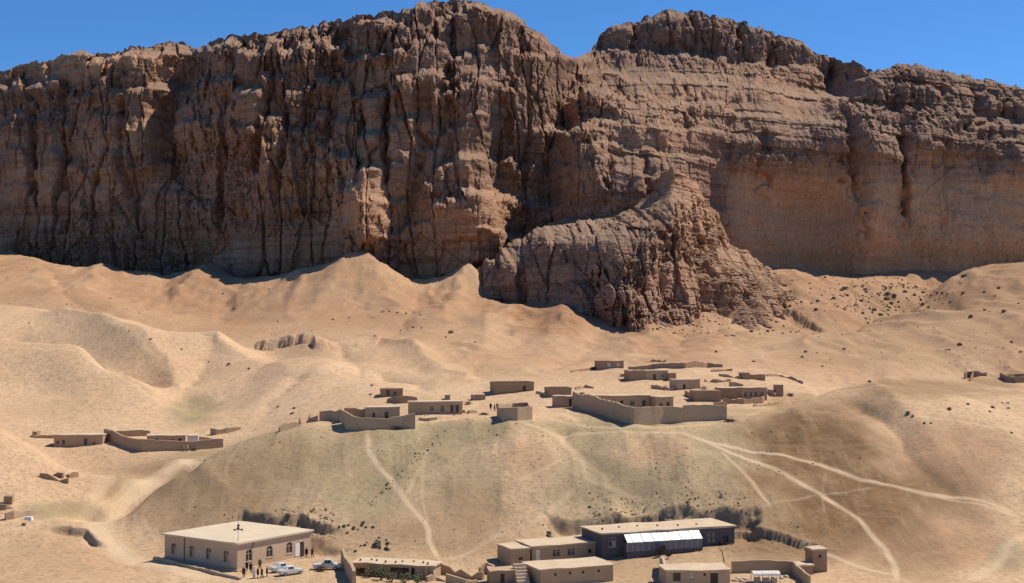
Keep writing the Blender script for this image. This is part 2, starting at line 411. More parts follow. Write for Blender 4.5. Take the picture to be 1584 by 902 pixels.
def plain(name, c1, c2=None, scale=0.8, rough=0.9, metal=0.0, bmp=0.3, spec=0.2):
    if name in MATS: return MATS[name]
    m = bpy.data.materials.new(name); t, b = nodes(m)
    geo = N(t, 'ShaderNodeNewGeometry'); P = geo.outputs['Position']
    c2 = c2 or tuple(v * 0.8 for v in c1)
    n = noise(t, P, scale, 6, 0.65)
    t.links.new(ramp(t, n, [(0.3, c2), (0.7, c1)]), b.inputs['Base Color'])
    b.inputs['Roughness'].default_value = rough; b.inputs['Metallic'].default_value = metal; b.inputs['Specular IOR Level'].default_value = spec
    if bmp: bump(t, b, noise(t, P, scale * 4, 5, 0.7), bmp, 0.08)
    MATS[name] = m
    return m

# ------------------------------------------------------------------ object helpers
def mesh_obj(name, verts, faces, mat=None, parent=None, smooth=False):
    me = bpy.data.meshes.new(name)
    me.from_pydata(verts, [], faces); me.update()
    if mat: me.materials.append(mat)
    if smooth: me.polygons.foreach_set('use_smooth', [True] * len(me.polygons))
    o = bpy.data.objects.new(name, me); COL.objects.link(o)
    if parent: o.parent = parent
    return o
def grid_obj(name, X, Y, Z, mat, attrs=None, smooth=True):
    r, c = X.shape
    co = np.stack([X, Y, Z], -1).reshape(-1, 3).astype(np.float32)
    i = np.arange(r * c).reshape(r, c)
    q = np.stack([i[:-1, :-1], i[:-1, 1:], i[1:, 1:], i[1:, :-1]], -1).reshape(-1, 4)
    me = bpy.data.meshes.new(name)
    me.vertices.add(len(co)); me.vertices.foreach_set('co', co.ravel())
    me.loops.add(q.size); me.loops.foreach_set('vertex_index', q.ravel().astype(np.int32))
    me.polygons.add(len(q)); me.polygons.foreach_set('loop_start', np.arange(0, q.size, 4, dtype=np.int32))
    me.polygons.foreach_set('use_smooth', np.full(len(q), smooth))
    me.update(calc_edges=True)
    for k, v in (attrs or {}).items():
        a = me.attributes.new(k, 'FLOAT', 'POINT'); a.data.foreach_set('value', np.clip(v, 0, 1).ravel().astype(np.float32))
    me.materials.append(mat)
    o = bpy.data.objects.new(name, me); COL.objects.link(o); o['kind'] = 'structure'
    return o
# ------------------------------------------------------------------ pads and cut banks
pad(371, 862, 224, 10.5, 10.5, math.radians(55), z=0.6, soft=4)
pad(420, 884, 213, 12, 3.5, math.radians(20), z=0.5, soft=4)                       # hall forecourt
pad(1015, 838, 236, 17, 5.5, math.radians(2), z=1.9, soft=3.0)                     # terrace of the long grey house
scarp([P2(345,800,241), P2(380,794,242), P2(430,792,242.5), P2(470,803,241), P2(505,818,238), P2(535,828,235)], 1.5, 0.5, 6, 3.0, 1.2)
scarp([P2(905,797,247), P2(960,788,248.5), P2(1040,778,251), P2(1100,788,248)], 1.6, 0.3, 7, 3.0, 1.3)
scarp([P2(1085,803,246), P2(1150,805,244), P2(1170,818,241.0), P2(1200,836,236.5), P2(1245,846,233), P2(1300,860,229)], 1.3, 0.3, 7, 3.0, 0.8)
scarp([P2(60,828,238), P2(105,823,240), P2(130,827,239), P2(165,848,232)], 0.5, 1.0, 7, 5, 0.5)
scarp([P2(375,535,468), P2(420,526,470), P2(455,522,472), P2(484,530,470), P2(490,545,462)], 3.0, 0.8, 22, 10, 1.2)
scarp([P2(1195,482,640), P2(1240,498,608), P2(1285,520,566)], 1.6, 0.6, 8, 5, 2.6)

SOIL = soil_material()
# ------------------------------------------------------------------ terrain mesh
tcol = np.concatenate([np.linspace(-0.80, -0.43, 50)[:-1], np.linspace(-0.43, 0.43, 840), np.linspace(0.43, 0.80, 50)[1:]])
yrow = np.concatenate([np.linspace(8, 195, 40)[:-1], np.linspace(195, 330, 300)[:-1], np.linspace(330, 480, 150)[:-1], np.linspace(480, 830, 240)[:-1], np.linspace(830, 1000, 10)])
TT, YY = np.meshgrid(tcol, yrow)
XX = TT * (YY + 30 * np.exp(-YY / 60))
ZZ = H(XX, YY)

def inv(X, Y, Z):
    """photo pixel of a world point, used only to look up where soils and tracks lie when building"""
    dz = Z - CAMZ
    f = Y * cp + dz * sp; v = -Y * sp + dz * cp
    return CX + FPX * X / f, CY - FPX * v / f
PXg, PYg = inv(XX, YY, ZZ)

TRACKS = [ # photo polyline, width (m), strength
 ([(566,672),(575,700),(600,738),(622,768),(640,790),(656,808),(662,835),(685,868)], 1.1, 0.9), ([(622,768),(655,720),(660,690)], 0.5, 0.3), ([(655,720),(652,760),(662,810)], 0.5, 0.3),
 ([(1040,668),(1100,685),(1180,700),(1260,715),(1330,742),(1380,752),(1480,770),(1584,797)], 1.4, 0.8), ([(1350,748),(1450,768),(1584,802)], 1.0, 0.6),
 ([(1060,672),(1130,700),(1200,725),(1270,765),(1330,805),(1370,850),(1384,880),(1384,900)], 1.2, 0.9), ([(1120,700),(1160,740),(1195,782)], 0.6, 0.7), ([(1180,782),(1260,768),(1350,755)], 0.5, 0.35),
 ([(1274,730),(1275,790)], 0.35, 0.25), ([(1240,838),(1290,862),(1340,880),(1384,890)], 1.2, 0.8), ([(1500,900),(1540,880),(1556,850),(1584,825)], 2.2, 0.6),
 ([(860,672),(890,700),(910,740),(960,760),(1000,770)], 2.0, 0.5), ([(800,652),(850,668),(900,672),(1000,670),(1060,672)], 2.0, 0.55), ([(800,745),(850,722),(880,705)], 1.0, 0.35), ([(820,815),(860,780),(900,745)], 1.2, 0.35),
 ([(375,898),(300,888),(200,865),(150,820),(165,795),(215,758),(290,712),(340,698),(352,694)], 6.0, 0.85), ([(150,820),(135,800),(150,760),(190,730)], 4.5, 0.5), ([(440,885),(380,893)], 3.0, 0.6),
 ([(560,655),(700,648),(830,645),(960,663),(1120,655)], 2.2, 0.6), ([(640,660),(690,640),(745,622)], 2.5, 0.5), ([(830,645),(850,625),(845,600)], 3.0, 0.4), ([(980,560),(1080,575),(1180,572),(1240,590),(1300,606)], 2.2, 0.45),
 ([(820,640),(870,640),(900,660)], 2.4, 0.6), ([(680,868),(720,860),(760,835),(780,820)], 1.0, 0.4), ([(0,481),(100,489),(200,501),(340,521),(440,545)], 1.6, 0.35), ([(0,536),(130,548),(200,590),(255,628)], 1.5, 0.4), ([(0,667),(60,700),(135,738)], 1.5, 0.5),
 ([(1408,643),(1450,648),(1500,655),(1584,668)], 1.0, 0.6), ([(1140,655),(1220,622),(1300,606),(1400,603)], 2.0, 0.35),
 ([(240,815),(245,835),(262,850)], 0.5, 0.5), ([(205,795),(215,820),(222,838)], 0.5, 0.4), ([(220,800),(232,822),(245,845)], 0.5, 0.5), ([(182,802),(195,825)], 0.5, 0.4),
]
track = np.zeros(XX.shape)
for pl, wd, st in TRACKS:
    pts = gl(pl)
    xs = [p[0] for p in pts]; ys = [p[1] for p in pts]
    m = (XX > min(xs) - 8) & (XX < max(xs) + 8) & (YY > min(ys) - 8) & (YY < max(ys) + 8)
    x = XX[m]; y = YY[m]
    d, s, t = seg_dist(x + 0.5 * vn(x / 5, y / 5, 61), y + 0.5 * vn(x / 5, y / 5, 62), pts)
    wd = wd * 0.6; st = st * (0.3 + 0.7 * sstep(0, 0.07, t) * (1 - sstep(0.93, 1, t)))
    wv = wd * (1 + 0.3 * vn(x / 7, y / 7, 63))
    track[m] = np.maximum(track[m], st * (1 - sstep(0.35 * wv, 0.95 * wv + 0.2, d)) * (1 - 0.35 * sstep(0.5, 0.0, np.abs(d - 0.5 * wv)) * (wd > 0.9)) * (0.8 + 0.25 * vn(x / 3, y / 3, 64)))
_bn = {}
def blob(px, py, rx, ry, soft=0.6, nz=0.35, seed=0):
    if seed not in _bn: _bn[seed] = fbm(XX / 12, YY / 12, 70 + seed, 3)
    q = np.hypot((PXg - px) / rx, (PYg - py) / ry) + nz * _bn[seed]
    return 1 - sstep(1 - soft, 1 + soft * 0.5, q)
mound = sstep(200, 330, PXg) * (1 - sstep(1180, 1330, PXg)) * sstep(648, 668, PYg) * (1 - sstep(302, 316, YY))
olive = mound * (0.75 + 0.5 * fbm(XX / 18, YY / 18, 80, 3)) * (1 - sstep(760, 850, PYg) * 0.6)
for a in ((620,690,130,45),(700,670,200,22),(940,690,70,60),(1090,690,150,35),(1150,700,90,70),(560,760,100,60),(880,660,300,14),(300,635,45,30),(85,790,60,14),(1560,860,40,30)):
    olive = np.maximum(olive, 0.95 * blob(*a, seed=1))
olive *= (1 - 0.8 * blob(820, 710, 60, 45)) * (1 - 0.7 * blob(1010, 700, 70, 30))
rust = (0.62 * sstep(490, 600, YY) + 0.38 * sstep(370, 450, YY) * sstep(-0.14, 0.0, XX / YY) * (1 - sstep(490, 600, YY))) * (1 + 0.6 * fbm(XX / 40, YY / 40, 95, 3))
for a, s in (((820,705,45,40),0.45),((1020,700,80,26),0.4),((1320,800,110,70),0.6),((1480,700,120,60),0.55),((860,485,95,45),1.0),((760,470,60,35),0.7),((640,480,120,50),0.7),((1040,515,140,55),0.75),((1400,520,190,70),0.3),((1450,840,120,50),0.6),((720,830,120,50),0.35),((1560,560,60,50),0.6),((1250,470,110,45),0.6),((480,535,60,20),0.3)):
    rust = np.maximum(rust, s * blob(*a, seed=2))
brown = np.zeros(XX.shape)  # brown soil, also painting shade onto hill faces, right hillside and hidden valley
for a, s in (((1270,690,120,75),1.0),((1310,780,190,80),1.0),((1420,770,140,55),0.85),((1240,830,150,50),0.8),((1180,800,90,40),0.6),((300,765,140,70),0.5),((400,720,120,40),0.3),((1400,860,100,40),0.5),((600,830,180,40),0.3),((720,780,90,60),0.35),((1420,520,200,60),0.32),((1540,470,120,60),0.3),((1440,600,130,16),0.6),((480,840,90,30),0.5),((1000,860,200,40),0.25),((60,870,160,45),0.22)):
    brown = np.maximum(brown, s * blob(*a, nz=0.5, seed=3))
stony = np.clip(0.25 + mound * 0.9 + 0.6 * sstep(560, 700, YY) + 0.4 * fbm(XX / 30, YY / 30, 90, 3), 0, 1) * (1 - sstep(0.1, 0.4, track)) * (1 - 0.8 * (1 - sstep(0.0, 300, PXg)) * sstep(300, 360, YY))
# bare broken earth on the cut banks: where the ground is steeper than it can lie
gy = np.gradient(ZZ, axis=0) / np.gradient(YY, axis=0)
gx = np.gradient(ZZ, axis=1) / np.gradient(XX, axis=1)
dirt = sstep(0.75, 1.25, np.hypot(gx, gy)) * (1 - sstep(300, 400, YY) * 0.75) * 0.75
grid_obj('ground', XX, YY, ZZ, SOIL, dict(track=track, olive=olive, rust=rust, brown=brown, stony=stony, dirt=dirt))

# ------------------------------------------------------------------ cliff
TOPX = [-350,-200,-80,0,60,130,200,255,275,300,330,380,450,500,540,600,650,700,740,790,840,870,885,915,925,940,960,985,1000,1030,1070,1130,1180,1220,1250,1270,1320,1350,1400,1430,1480,1540,1584,1700,1934]
TOPY = [170,150,128,112,94,82,76,66,63,75,62,52,46,40,26,20,9,0,5,22,55,85,92,80,60,42,37,33,28,15,18,32,45,60,75,90,98,108,100,103,115,128,140,165,210]
CD = [ # column, row, forward distance of the cliff surface
 (-350,430,722),(-350,300,726),(-350,175,750),(-150,430,708),(-150,300,712),(-150,200,725),(-150,140,748),
 (0,430,704),(0,330,705),(0,250,712),(0,180,722),(0,115,742),(120,430,706),(120,330,708),(120,250,716),(120,150,728),(120,82,752),(230,440,712),(230,330,714),(230,250,722),(230,150,738),(230,70,768),
 (290,430,720),(280,250,728),(290,150,750),(297,76,785),(335,430,700),(335,250,700),(335,180,710),(335,120,730),(335,62,768),(440,440,698),(440,330,700),(440,250,704),(440,180,714),(440,100,737),(440,47,772),
 (530,430,696),(530,330,697),(530,250,712),(530,160,730),(530,100,750),(530,32,790),(560,400,680),(558,330,674),(560,288,690),(590,330,690),(620,430,696),(620,330,702),(620,200,714),(620,90,738),(620,16,775),
 (700,430,690),(700,300,698),(700,200,716),(700,100,738),(700,3,776),(745,370,682),(742,325,690),(742,200,720),(742,100,742),(742,6,780),(790,370,716),(800,330,738),(785,250,746),(790,150,752),(790,24,785),
 (850,330,742),(850,250,752),(858,180,780),(850,120,778),(845,60,806),(880,190,796),(880,140,806),(880,95,822),(905,330,700),(905,260,712),(905,210,742),(905,170,800),(905,120,856),(905,84,888),
 (960,300,694),(960,240,716),(960,190,746),(960,150,806),(960,112,862),(960,95,898),(960,60,904),(960,40,915),(1030,300,704),(1030,240,726),(1030,190,750),(1030,150,795),(1030,108,856),(1030,98,885),(1030,60,892),(1030,17,910),
 (1100,420,742),(1100,300,742),(1100,240,748),(1100,190,768),(1100,150,805),(1100,110,856),(1100,95,880),(1100,60,884),(1100,28,896),(1200,420,760),(1200,330,768),(1200,260,764),(1200,190,778),(1200,150,815),(1200,125,856),(1200,108,876),(1200,55,890),
 (1290,430,764),(1290,330,772),(1290,250,768),(1290,190,780),(1290,158,824),(1290,140,866),(1290,95,880),(1335,430,750),(1335,330,754),(1335,250,758),(1335,190,772),(1335,168,800),(1335,150,812),(1335,106,836),
 (1400,430,754),(1400,330,760),(1400,250,764),(1400,205,774),(1400,175,800),(1400,145,812),(1400,101,838),(1500,430,750),(1500,330,755),(1500,250,766),(1500,205,782),(1500,180,802),(1500,120,834),(1584,430,745),(1584,330,752),(1584,250,765),(1584,200,790),(1584,142,828),
 (1750,430,735),(1750,300,745),(1750,180,800),(1934,430,725),(1934,300,735),(1934,215,780),
 (0,540,702),(300,540,706),(600,540,692),(900,540,720),(1200,540,760),(1500,540,748),(1934,540,725),(-350,540,720),
]
CDA = np.array(CD, float)
CDA[:, 2] = dshift(CDA[:, 0], CDA[:, 2])
ctps = GridCache(TPS(CDA[:, 0], CDA[:, 1], CDA[:, 2], reg=0.002), -360, 1944, 300, -30, 560, 120)
ROCK = rock_material('cliff_rock')
zi = lambda li: np.zeros(li.shape, np.int64)

def facets(x, y, seed, tilt, step, crack, cw=0.10):
    """angular broken blocks: every cell is a plane with its own offset and tilt, split by open joints"""
    F1, F2, i, rx, ry = worley(x, y, seed, 0.95)
    gx = np.mod(i * 57.31, 1.0) - 0.5; gy = np.mod(i * 131.7, 1.0) - 0.5
    open_ = 0.15 + 0.85 * sstep(-0.15, 0.35, vn(x * 0.55 + 7, y * 0.55, seed + 50))
    return step * (i - 0.5) + tilt * (gx * rx + (gy + 0.15) * ry) * 2 + crack * open_ * sstep(0.0, cw, F2 - F1)
def rock_relief(X, Z, pil, strat, fine):
    wx = X + 3.0 * fbm(X / 40, Z / 50, 101, 2) ; wz = Z + 4 * fbm(X / 34, Z / 50, 105, 2) - 0.05 * X
    rough = 0.3 + 1.4 * sstep(-0.4, 0.45, fbm(X / 38, Z / 30, 99, 3))            # smooth slabs against broken rock
    d = pil * facets(wx / 12 + 0.10 * wz / 30, wz / 75, 11, 3.2, 6.5, 3.4, 0.10)
    d += pil * facets(wx / 30 + 5, wz / 60, 10, 4.0, 6.0, 0.0)
    d += (0.25 + 0.75 * pil) * rough * fine * facets(wx / 6.0, wz / 22, 12, 2.0, 2.6, 0.9)
    d += rough * fine * facets(wx / 3.0 + 0.1 * wz / 5, wz / 7.5, 13, 1.1, 1.2, 0.4)
    d += rough * fine * facets(wx / 1.7, wz / 2.3, 14, 0.5, 0.5, 0.25, 0.15)
    d += pil * 0.8 * rough * ridged(wx / 3.0, wz / 50, 15, 2)
    for per, amp, sd, bl in ((8.5, 2.6, 5, 22.0), (3.4, 1.3, 6, 11.0), (1.5, 0.5, 7, 6.0)):
        zz = (Z + 3.0 * fbm(X / 60, Z / 60, 111 + sd, 3) + 0.13 * X * sstep(40, 60, X) - 0.04 * X) / per
        li = np.floor(zz); fz = zz - li; l64 = li.astype(np.int64)
        k = np.floor(X / bl + 5 * hsh(l64, zi(li), 8 + sd)).astype(np.int64)
        r0 = 0.5 * hsh(l64, zi(li), sd) + 0.5 * hsh(l64, k, sd + 20)
        d += strat * (fine if per < 8 else 1) * amp * (r0 - 0.5 + 0.35 * (0.5 - fz))
    d += 4.0 * fbm(X / 45, Z / 45, 120, 2)
    return d

def dome(px, py, cx, cy, rx, ry):
    q = ((px - cx) / rx) ** 2 + ((py - cy) / ry) ** 2
    return np.sqrt(np.clip(1 - q, 0, 1))
def block(px, py, x0, x1, yt, yb, seed=0):
    """rounded buttress: steep sides, domed top, fading into the wall at its foot"""
    out = np.zeros(px.shape)
    c = np.nonzero((px[0] > x0 - 12) & (px[0] < x1 + 12))[0]
    if not len(c): return out
    sl = (slice(None), slice(c[0], c[-1] + 1)); px = px[sl]; py = py[sl]
    cx = (x0 + x1) / 2; hw = (x1 - x0) / 2
    jx = px + 0.22 * hw * fbm(px / 13, py / 17, 300 + seed, 2) * 2; jy = py + 5 * fbm(px / 9, py / 19, 310 + seed, 2)
    u = np.clip(1 - np.abs((jx - cx) / hw) ** 3, 0, 1) ** 0.5
    top = sstep(-0.06, 0.20, (jy - yt) / (yb - yt)); bot = 1 - sstep(0.55, 1.0, (jy - yt) / (yb - yt))
    out[sl] = u * np.sqrt(top) * bot
    return out
pc = np.concatenate([np.linspace(-350, -20, 120)[:-1], np.linspace(-20, 1604, 1010), np.linspace(1604, 1934, 120)[1:]])
NR = 340
v = np.linspace(0, 1, NR)
bl = np.floor(pc / 17 + 1.5 * vn(pc / 30, pc * 0, 133))
topy = np.interp(pc, TOPX, TOPY) + 6 * (hsh(bl.astype(np.int64), zi(bl), 3) - 0.5) + 3.0 * vn(pc / 6.0, pc * 0, 130) + 1.2 * vn(pc / 2.6, pc * 0, 131)
PYc = 520 + (topy[None] - 520) * v[:, None]
PXc = np.repeat(pc[None], NR, 0)
# terraced lean: steep risers between ledges
jag = np.floor(PXc / 26 + 1.2 * fbm(PXc / 40, PYc / 90, 321, 2)); off = 0.55 * (hsh(jag.astype(np.int64), zi(jag), 44) - 0.5)
def terrace(bandh, jagw, amt, slope, seed):
    bb = (520 - PYc + 9 * fbm(PXc / 60, PYc / 60, seed, 3) - slope * (PXc - 900)) / bandh + off * jagw
    bf = bb - np.floor(bb)
    return ctps(PXc, np.clip(PYc - (sstep(0.74, 1.0, bf) - bf) * bandh * amt, topy[None] - 4, 520))
Dl = terrace(56.0, 1.0, 0.92, 0.0, 325); Dr = terrace(38.0, 0.5, 0.5, -0.13, 326)
bench = sstep(945, 990, PXc) * (1 - sstep(1270, 1300, PXc)) * sstep(92, 108, PYc - 0.13 * (PXc - 1000)) * (1 - sstep(140, 165, PYc - 0.13 * (PXc - 1000)))
Dr = Dr + (ctps(PXc, PYc) - Dr) * np.maximum(0.55 * bench, 0.3)
smoothw = sstep(1105, 1150, PXc) * sstep(225, 300, PYc)
k = sstep(870, 960, PXc)
Dc = Dl * (1 - k) + Dr * k
pil = 1 - 0.75 * sstep(880, 960, PXc); upper = sstep(930, 960, PXc) * (1 - sstep(92, 118, PYc)); pil = np.maximum(pil, 0.6 * upper); pil = np.maximum(pil, 0.65 * sstep(1240, 1330, PXc) * (1 - sstep(150, 240, PYc)))
smoothw = sstep(1105, 1150, PXc) * sstep(235, 300, PYc)                     # the smooth undercut wall on the right
pil *= (1 - 0.75 * smoothw); fine = (1 - 0.62 * smoothw) * (1 - 0.35 * bench)
strat = (0.4 + 0.6 * sstep(860, 960, PXc)) * (1 - 0.2 * bench) * (1 - 0.85 * smoothw) * (1 - 0.6 * upper)
lowc = sstep(640, 680, PXc) * (1 - sstep(745, 800, PXc)) * sstep(290, 350, PYc)
pil *= 1 - 0.6 * lowc; fine *= 1 - 0.4 * lowc
Xc, Yc, Zc = proj(PXc, PYc, Dc)
dsp = rock_relief(Xc, Zc, pil, strat, fine)
for i, (x0, x1, yt, yb, h) in enumerate([
    (530,602,286,420,11),(276,342,312,400,9),(184,220,326,400,6),(266,300,150,262,8),(302,326,158,260,7),(340,362,150,230,6),(364,418,140,240,9),(402,436,182,300,8),(202,240,162,300,6),(150,200,178,330,6),
    (60,120,180,340,6),(0,50,200,330,5),(-60,-10,190,330,5),(30,100,105,170,5),(110,190,92,170,6),(196,250,80,170,6),(320,360,80,150,6),(362,402,72,140,7),(404,450,60,170,8),(454,520,52,150,8),
    (440,480,200,330,7),(486,526,215,330,7),(505,545,60,120,6),(545,600,35,110,6),(600,700,50,190,12),(700,790,110,230,11),(640,700,10,70,6),(705,760,2,80,7),(762,800,25,110,6),(802,850,50,140,7),
    (560,600,150,300,8),(600,645,130,320,9),(648,690,230,340,6),(700,760,200,320,8),(716,790,295,380,9),(790,850,120,250,9),(880,940,225,330,10),(940,1000,245,330,9),(895,960,110,190,10),(1000,1060,245,330,8),(950,1040,170,240,8),
    (1060,1130,150,240,7),(1040,1200,118,165,7),(930,980,36,108,8),(985,1070,18,104,10),(1072,1140,28,104,8),(1142,1196,40,106,9),(1198,1284,60,145,12),(1180,1312,196,330,9),(1330,1392,205,420,9),(1398,1460,200,400,7),(1300,1380,105,170,9),(1385,1450,98,180,9),
    (1455,1540,115,200,9),(1400,1500,165,260,10),(1520,1600,190,300,9),(1545,1620,130,190,8),(1130,1180,205,280,6)]):
    dsp = dsp + 0.8 * h * block(PXc, PYc, x0, x1, yt, yb, i)
# the dark foot of the left wall is undercut
under = (1 - sstep(500, 545, PXc)) * sstep(318, 338, PYc + 9 * fbm(PXc / 50, PYc / 60, 341, 3)) * (1 - dome(PXc, PYc, 310, 350, 45, 50))
dsp = dsp - 4 * under
for pl, hw, dep in [([(300,75),(270,140),(250,200),(262,260)], 8, 16), ([(352,150),(346,250),(342,330)], 2.6, 9), ([(425,120),(405,200),(400,260)], 3, 9), ([(530,60),(520,140),(505,220)], 4, 7), ([(448,170),(440,260)], 2, 6), ([(100,130),(96,200),(100,290)], 2.6, 7), ([(190,160),(188,240),(198,300)], 2.6, 8), ([(55,180),(52,300)], 2, 6),
                    ([(770,180),(766,260),(785,330),(800,350)], 9, 14), ([(878,110),(868,180),(862,240),(850,300)], 8, 14), ([(1318,190),(1322,260),(1330,300)], 4, 7), ([(1392,215),(1398,270),(1400,330)], 1.8, 8),
                    ([(1505,150),(1510,190)], 4, 7), ([(1283,95),(1281,130)], 3, 8), ([(655,230),(640,300),(622,350)], 4, 6), ([(1196,50),(1190,100)], 1.8, 6), ([(1140,40),(1141,100)], 1.6, 5), ([(1072,30),(1068,95)], 1.6, 5), ([(980,45),(984,100)], 1.8, 5), ([(600,140),(598,280)], 2, 6), ([(560,170),(552,280)], 2, 6)]:
    q = [(float(a[0]), float(a[2])) for a in (proj(x, y, 720.0) for x, y in pl)]
    c = np.nonzero((pc > min(p[0] for p in pl) - 70) & (pc < max(p[0] for p in pl) + 70))[0]; sl = (slice(None), slice(c[0], c[-1] + 1))
    sc = 720.0 / Dc[sl]
    dd, s, t = seg_dist(Xc[sl] * sc + 1.5 * vn(Xc[sl] / 6, Zc[sl] / 6, 141), CAMZ + (Zc[sl] - CAMZ) * sc, q)
    dsp[sl] -= dep * np.exp(-(dd / hw) ** 2 * 1.4)
# undercut foot
foot = sstep(0.0, 1.0, (PYc - 365) / 50) * sstep(1100, 1200, PXc)
dsp = dsp - 6 * foot
dsp = dsp * (0.4 + 0.6 * sstep(0, 0.03, 1 - v))[:, None]
Yd = Yc - dsp
Xd = Xc + 0.9 * fbm(Xc / 5, Zc / 5, 151, 3) * fine
Zd = Zc + 1.1 * fbm(Xc / 5, Zc / 5, 155, 3) * fine
# plateau behind the rim
bk = []
for back, drop in ((6, 0.3), (16, 1.5), (35, 4), (80, 10), (200, 40)):
    bk.append((Xd[-1] * (1 + back / 800.0), Yd[-1] + back, Zd[-1] - drop + 2.0 * fbm(Xd[-1] / 12, Yd[-1] / 12 + back, 160, 2)))
Xd = np.vstack([Xd] + [b[0][None] for b in bk]); Yd = np.vstack([Yd] + [b[1][None] for b in bk]); Zd = np.vstack([Zd] + [b[2][None] for b in bk])
rnz = fbm(Xc / 14, Zc / 14, 170, 3)
def rblob(px, py, rx, ry, nz=0.4):
    q = np.hypot((PXc - px) / rx, (PYc - py) / ry) + nz * rnz
    return 1 - sstep(0.5, 1.2, q)
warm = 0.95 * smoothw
for a, s in (((570,330,70,60),0.5),((690,360,90,70),0.5),((760,330,50,60),0.45),((900,240,70,60),0.3),((1400,330,200,90),0.7),((480,260,120,60),0.4),((250,230,200,60),0.25),((980,200,120,60),0.35),((1150,150,200,60),0.35),((120,280,110,40),0.35),((650,240,90,90),0.15),((1150,150,200,60),0.2),((130,100,150,25),0.6)):  # tan rock; the last patch paints the sunlit strip along the upper-left rim
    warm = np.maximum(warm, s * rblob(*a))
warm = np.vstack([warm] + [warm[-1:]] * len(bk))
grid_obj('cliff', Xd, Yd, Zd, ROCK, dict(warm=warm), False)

# ------------------------------------------------------------------ rock spur in front of the cliff
OTX = [705,735,780,815,850,900,960,1005,1022,1040,1062,1080,1100,1130,1160,1195,1225]
OTY = [452,420,386,362,346,332,322,300,272,256,272,290,322,376,398,420,450]
OD = [(705,500,676),(705,450,700),(735,440,672),(735,420,690),(780,460,655),(780,400,668),(780,386,690),(850,480,618),(850,400,632),(850,365,650),(850,346,700),(900,490,592),(900,400,612),(900,360,635),(900,332,715),
      (965,500,562),(965,430,578),(965,370,600),(960,345,640),(960,322,720),(1010,490,566),(1010,430,580),(1010,360,600),(1010,300,680),(1040,470,590),(1040,380,606),(1040,320,628),(1040,256,665),
      (1080,475,594),(1080,400,622),(1080,290,690),(1130,475,604),(1130,420,640),(1130,376,700),(1195,460,640),(1195,420,712),(1225,480,650),(1225,450,700)]
ODA = np.array(OD, float); otps = GridCache(TPS(ODA[:, 0], ODA[:, 1], ODA[:, 2], reg=0.002), 695, 1235, 120, 240, 530, 80)
po = np.linspace(705, 1225, 400); NO = 200
vo = np.linspace(0, 1, NO)
to = np.interp(po, OTX, OTY) + 4 * vn(po / 9, po * 0, 181) + 2 * vn(po / 3.5, po * 0, 182)
PYo = 520 + (to[None] - 520) * vo[:, None]; PXo = np.repeat(po[None], NO, 0)
Do = otps(PXo, PYo); Xo, Yo, Zo = proj(PXo, PYo, Do)
ro = rock_relief(Xo * 1.5 + 300, Zo * 1.8, 0.8 * np.ones(Xo.shape), 0.5 * np.ones(Xo.shape), 1.5 * np.ones(Xo.shape)) * 0.85
ro += 7 * dome(PXo, PYo, 955, 470, 36, 30) + 5 * dome(PXo, PYo, 890, 465, 30, 30) + 5 * dome(PXo, PYo, 1045, 450, 26, 55) + 4 * dome(PXo, PYo, 1120, 440, 40, 30) - 6 * np.exp(-(((PXo - 1022) / 9) ** 2 + ((PYo - 445) / 45) ** 2))
Yo2 = Yo - ro * (0.4 + 0.6 * sstep(0, 0.04, 1 - vo))[:, None]
Xo2 = Xo + 0.8 * fbm(Xo / 4, Zo / 4, 191, 3) - 0.35 * ro * sstep(960, 860, PXo) + 0.35 * ro * sstep(1000, 1100, PXo)
Zo2 = Zo + 0.9 * fbm(Xo / 4, Zo / 4, 195, 3)
bk = [(Xo2[-1], Yo2[-1] + b, Zo2[-1] - d) for b, d in ((3, 0.5), (9, 5), (22, 22), (40, 60))]
Xo2 = np.vstack([Xo2] + [b[0][None] for b in bk]); Yo2 = np.vstack([Yo2] + [b[1][None] for b in bk]); Zo2 = np.vstack([Zo2] + [b[2][None] for b in bk])
wo = 0.6 * np.clip(0.15 + 0.75 * sstep(960, 1060, PXo) + 0.3 * fbm(Xo / 9, Zo / 9, 199, 3), 0, 1) * 0.8  # paints the sunlit right side of the spur lighter than its shaded left
wo = np.vstack([wo] + [wo[-1:]] * len(bk))
grid_obj('rock_outcrop', Xo2, Yo2, Zo2, ROCK, dict(warm=wo), False)
# ------------------------------------------------------------------ builders for things
class MB:
    def __init__(self): self.v = []; self.f = []
    def quad(self, *p):
        i = len(self.v); self.v += [tuple(q) for q in p]; self.f.append(tuple(range(i, i + len(p))))
    def box(self, x0, x1, y0, y1, z0, z1, tap=0.0):
        i = len(self.v); t = tap
        self.v += [(x0, y0, z0), (x1, y0, z0), (x1, y1, z0), (x0, y1, z0), (x0 + t, y0 + t, z1), (x1 - t, y0 + t, z1), (x1 - t, y1 - t, z1), (x0 + t, y1 - t, z1)]
        self.f += [tuple(i + k for k in q) for q in ((0, 3, 2, 1), (4, 5, 6, 7), (0, 1, 5, 4), (1, 2, 6, 5), (2, 3, 7, 6), (3, 0, 4, 7))]
    def tube(self, a, b, r0, r1=None, n=8):
        r1 = r0 if r1 is None else r1
        a = Vector(a); b = Vector(b); d = (b - a).normalized(); u = d.orthogonal().normalized(); w_ = d.cross(u); i = len(self.v)
        for c, r in ((a, r0), (b, r1)):
            for k in range(n):
                an = 2 * math.pi * k / n; self.v.append(tuple(c + u * (r * math.cos(an)) + w_ * (r * math.sin(an))))
        self.f += [(i + k, i + (k + 1) % n, i + n + (k + 1) % n, i + n + k) for k in range(n)]
        self.f += [tuple(i + k for k in reversed(range(n))), tuple(i + n + k for k in range(n))]
    def build(self, name, mat, parent=None, smooth=False):
        return mesh_obj(name, self.v, self.f, mat, parent, smooth)

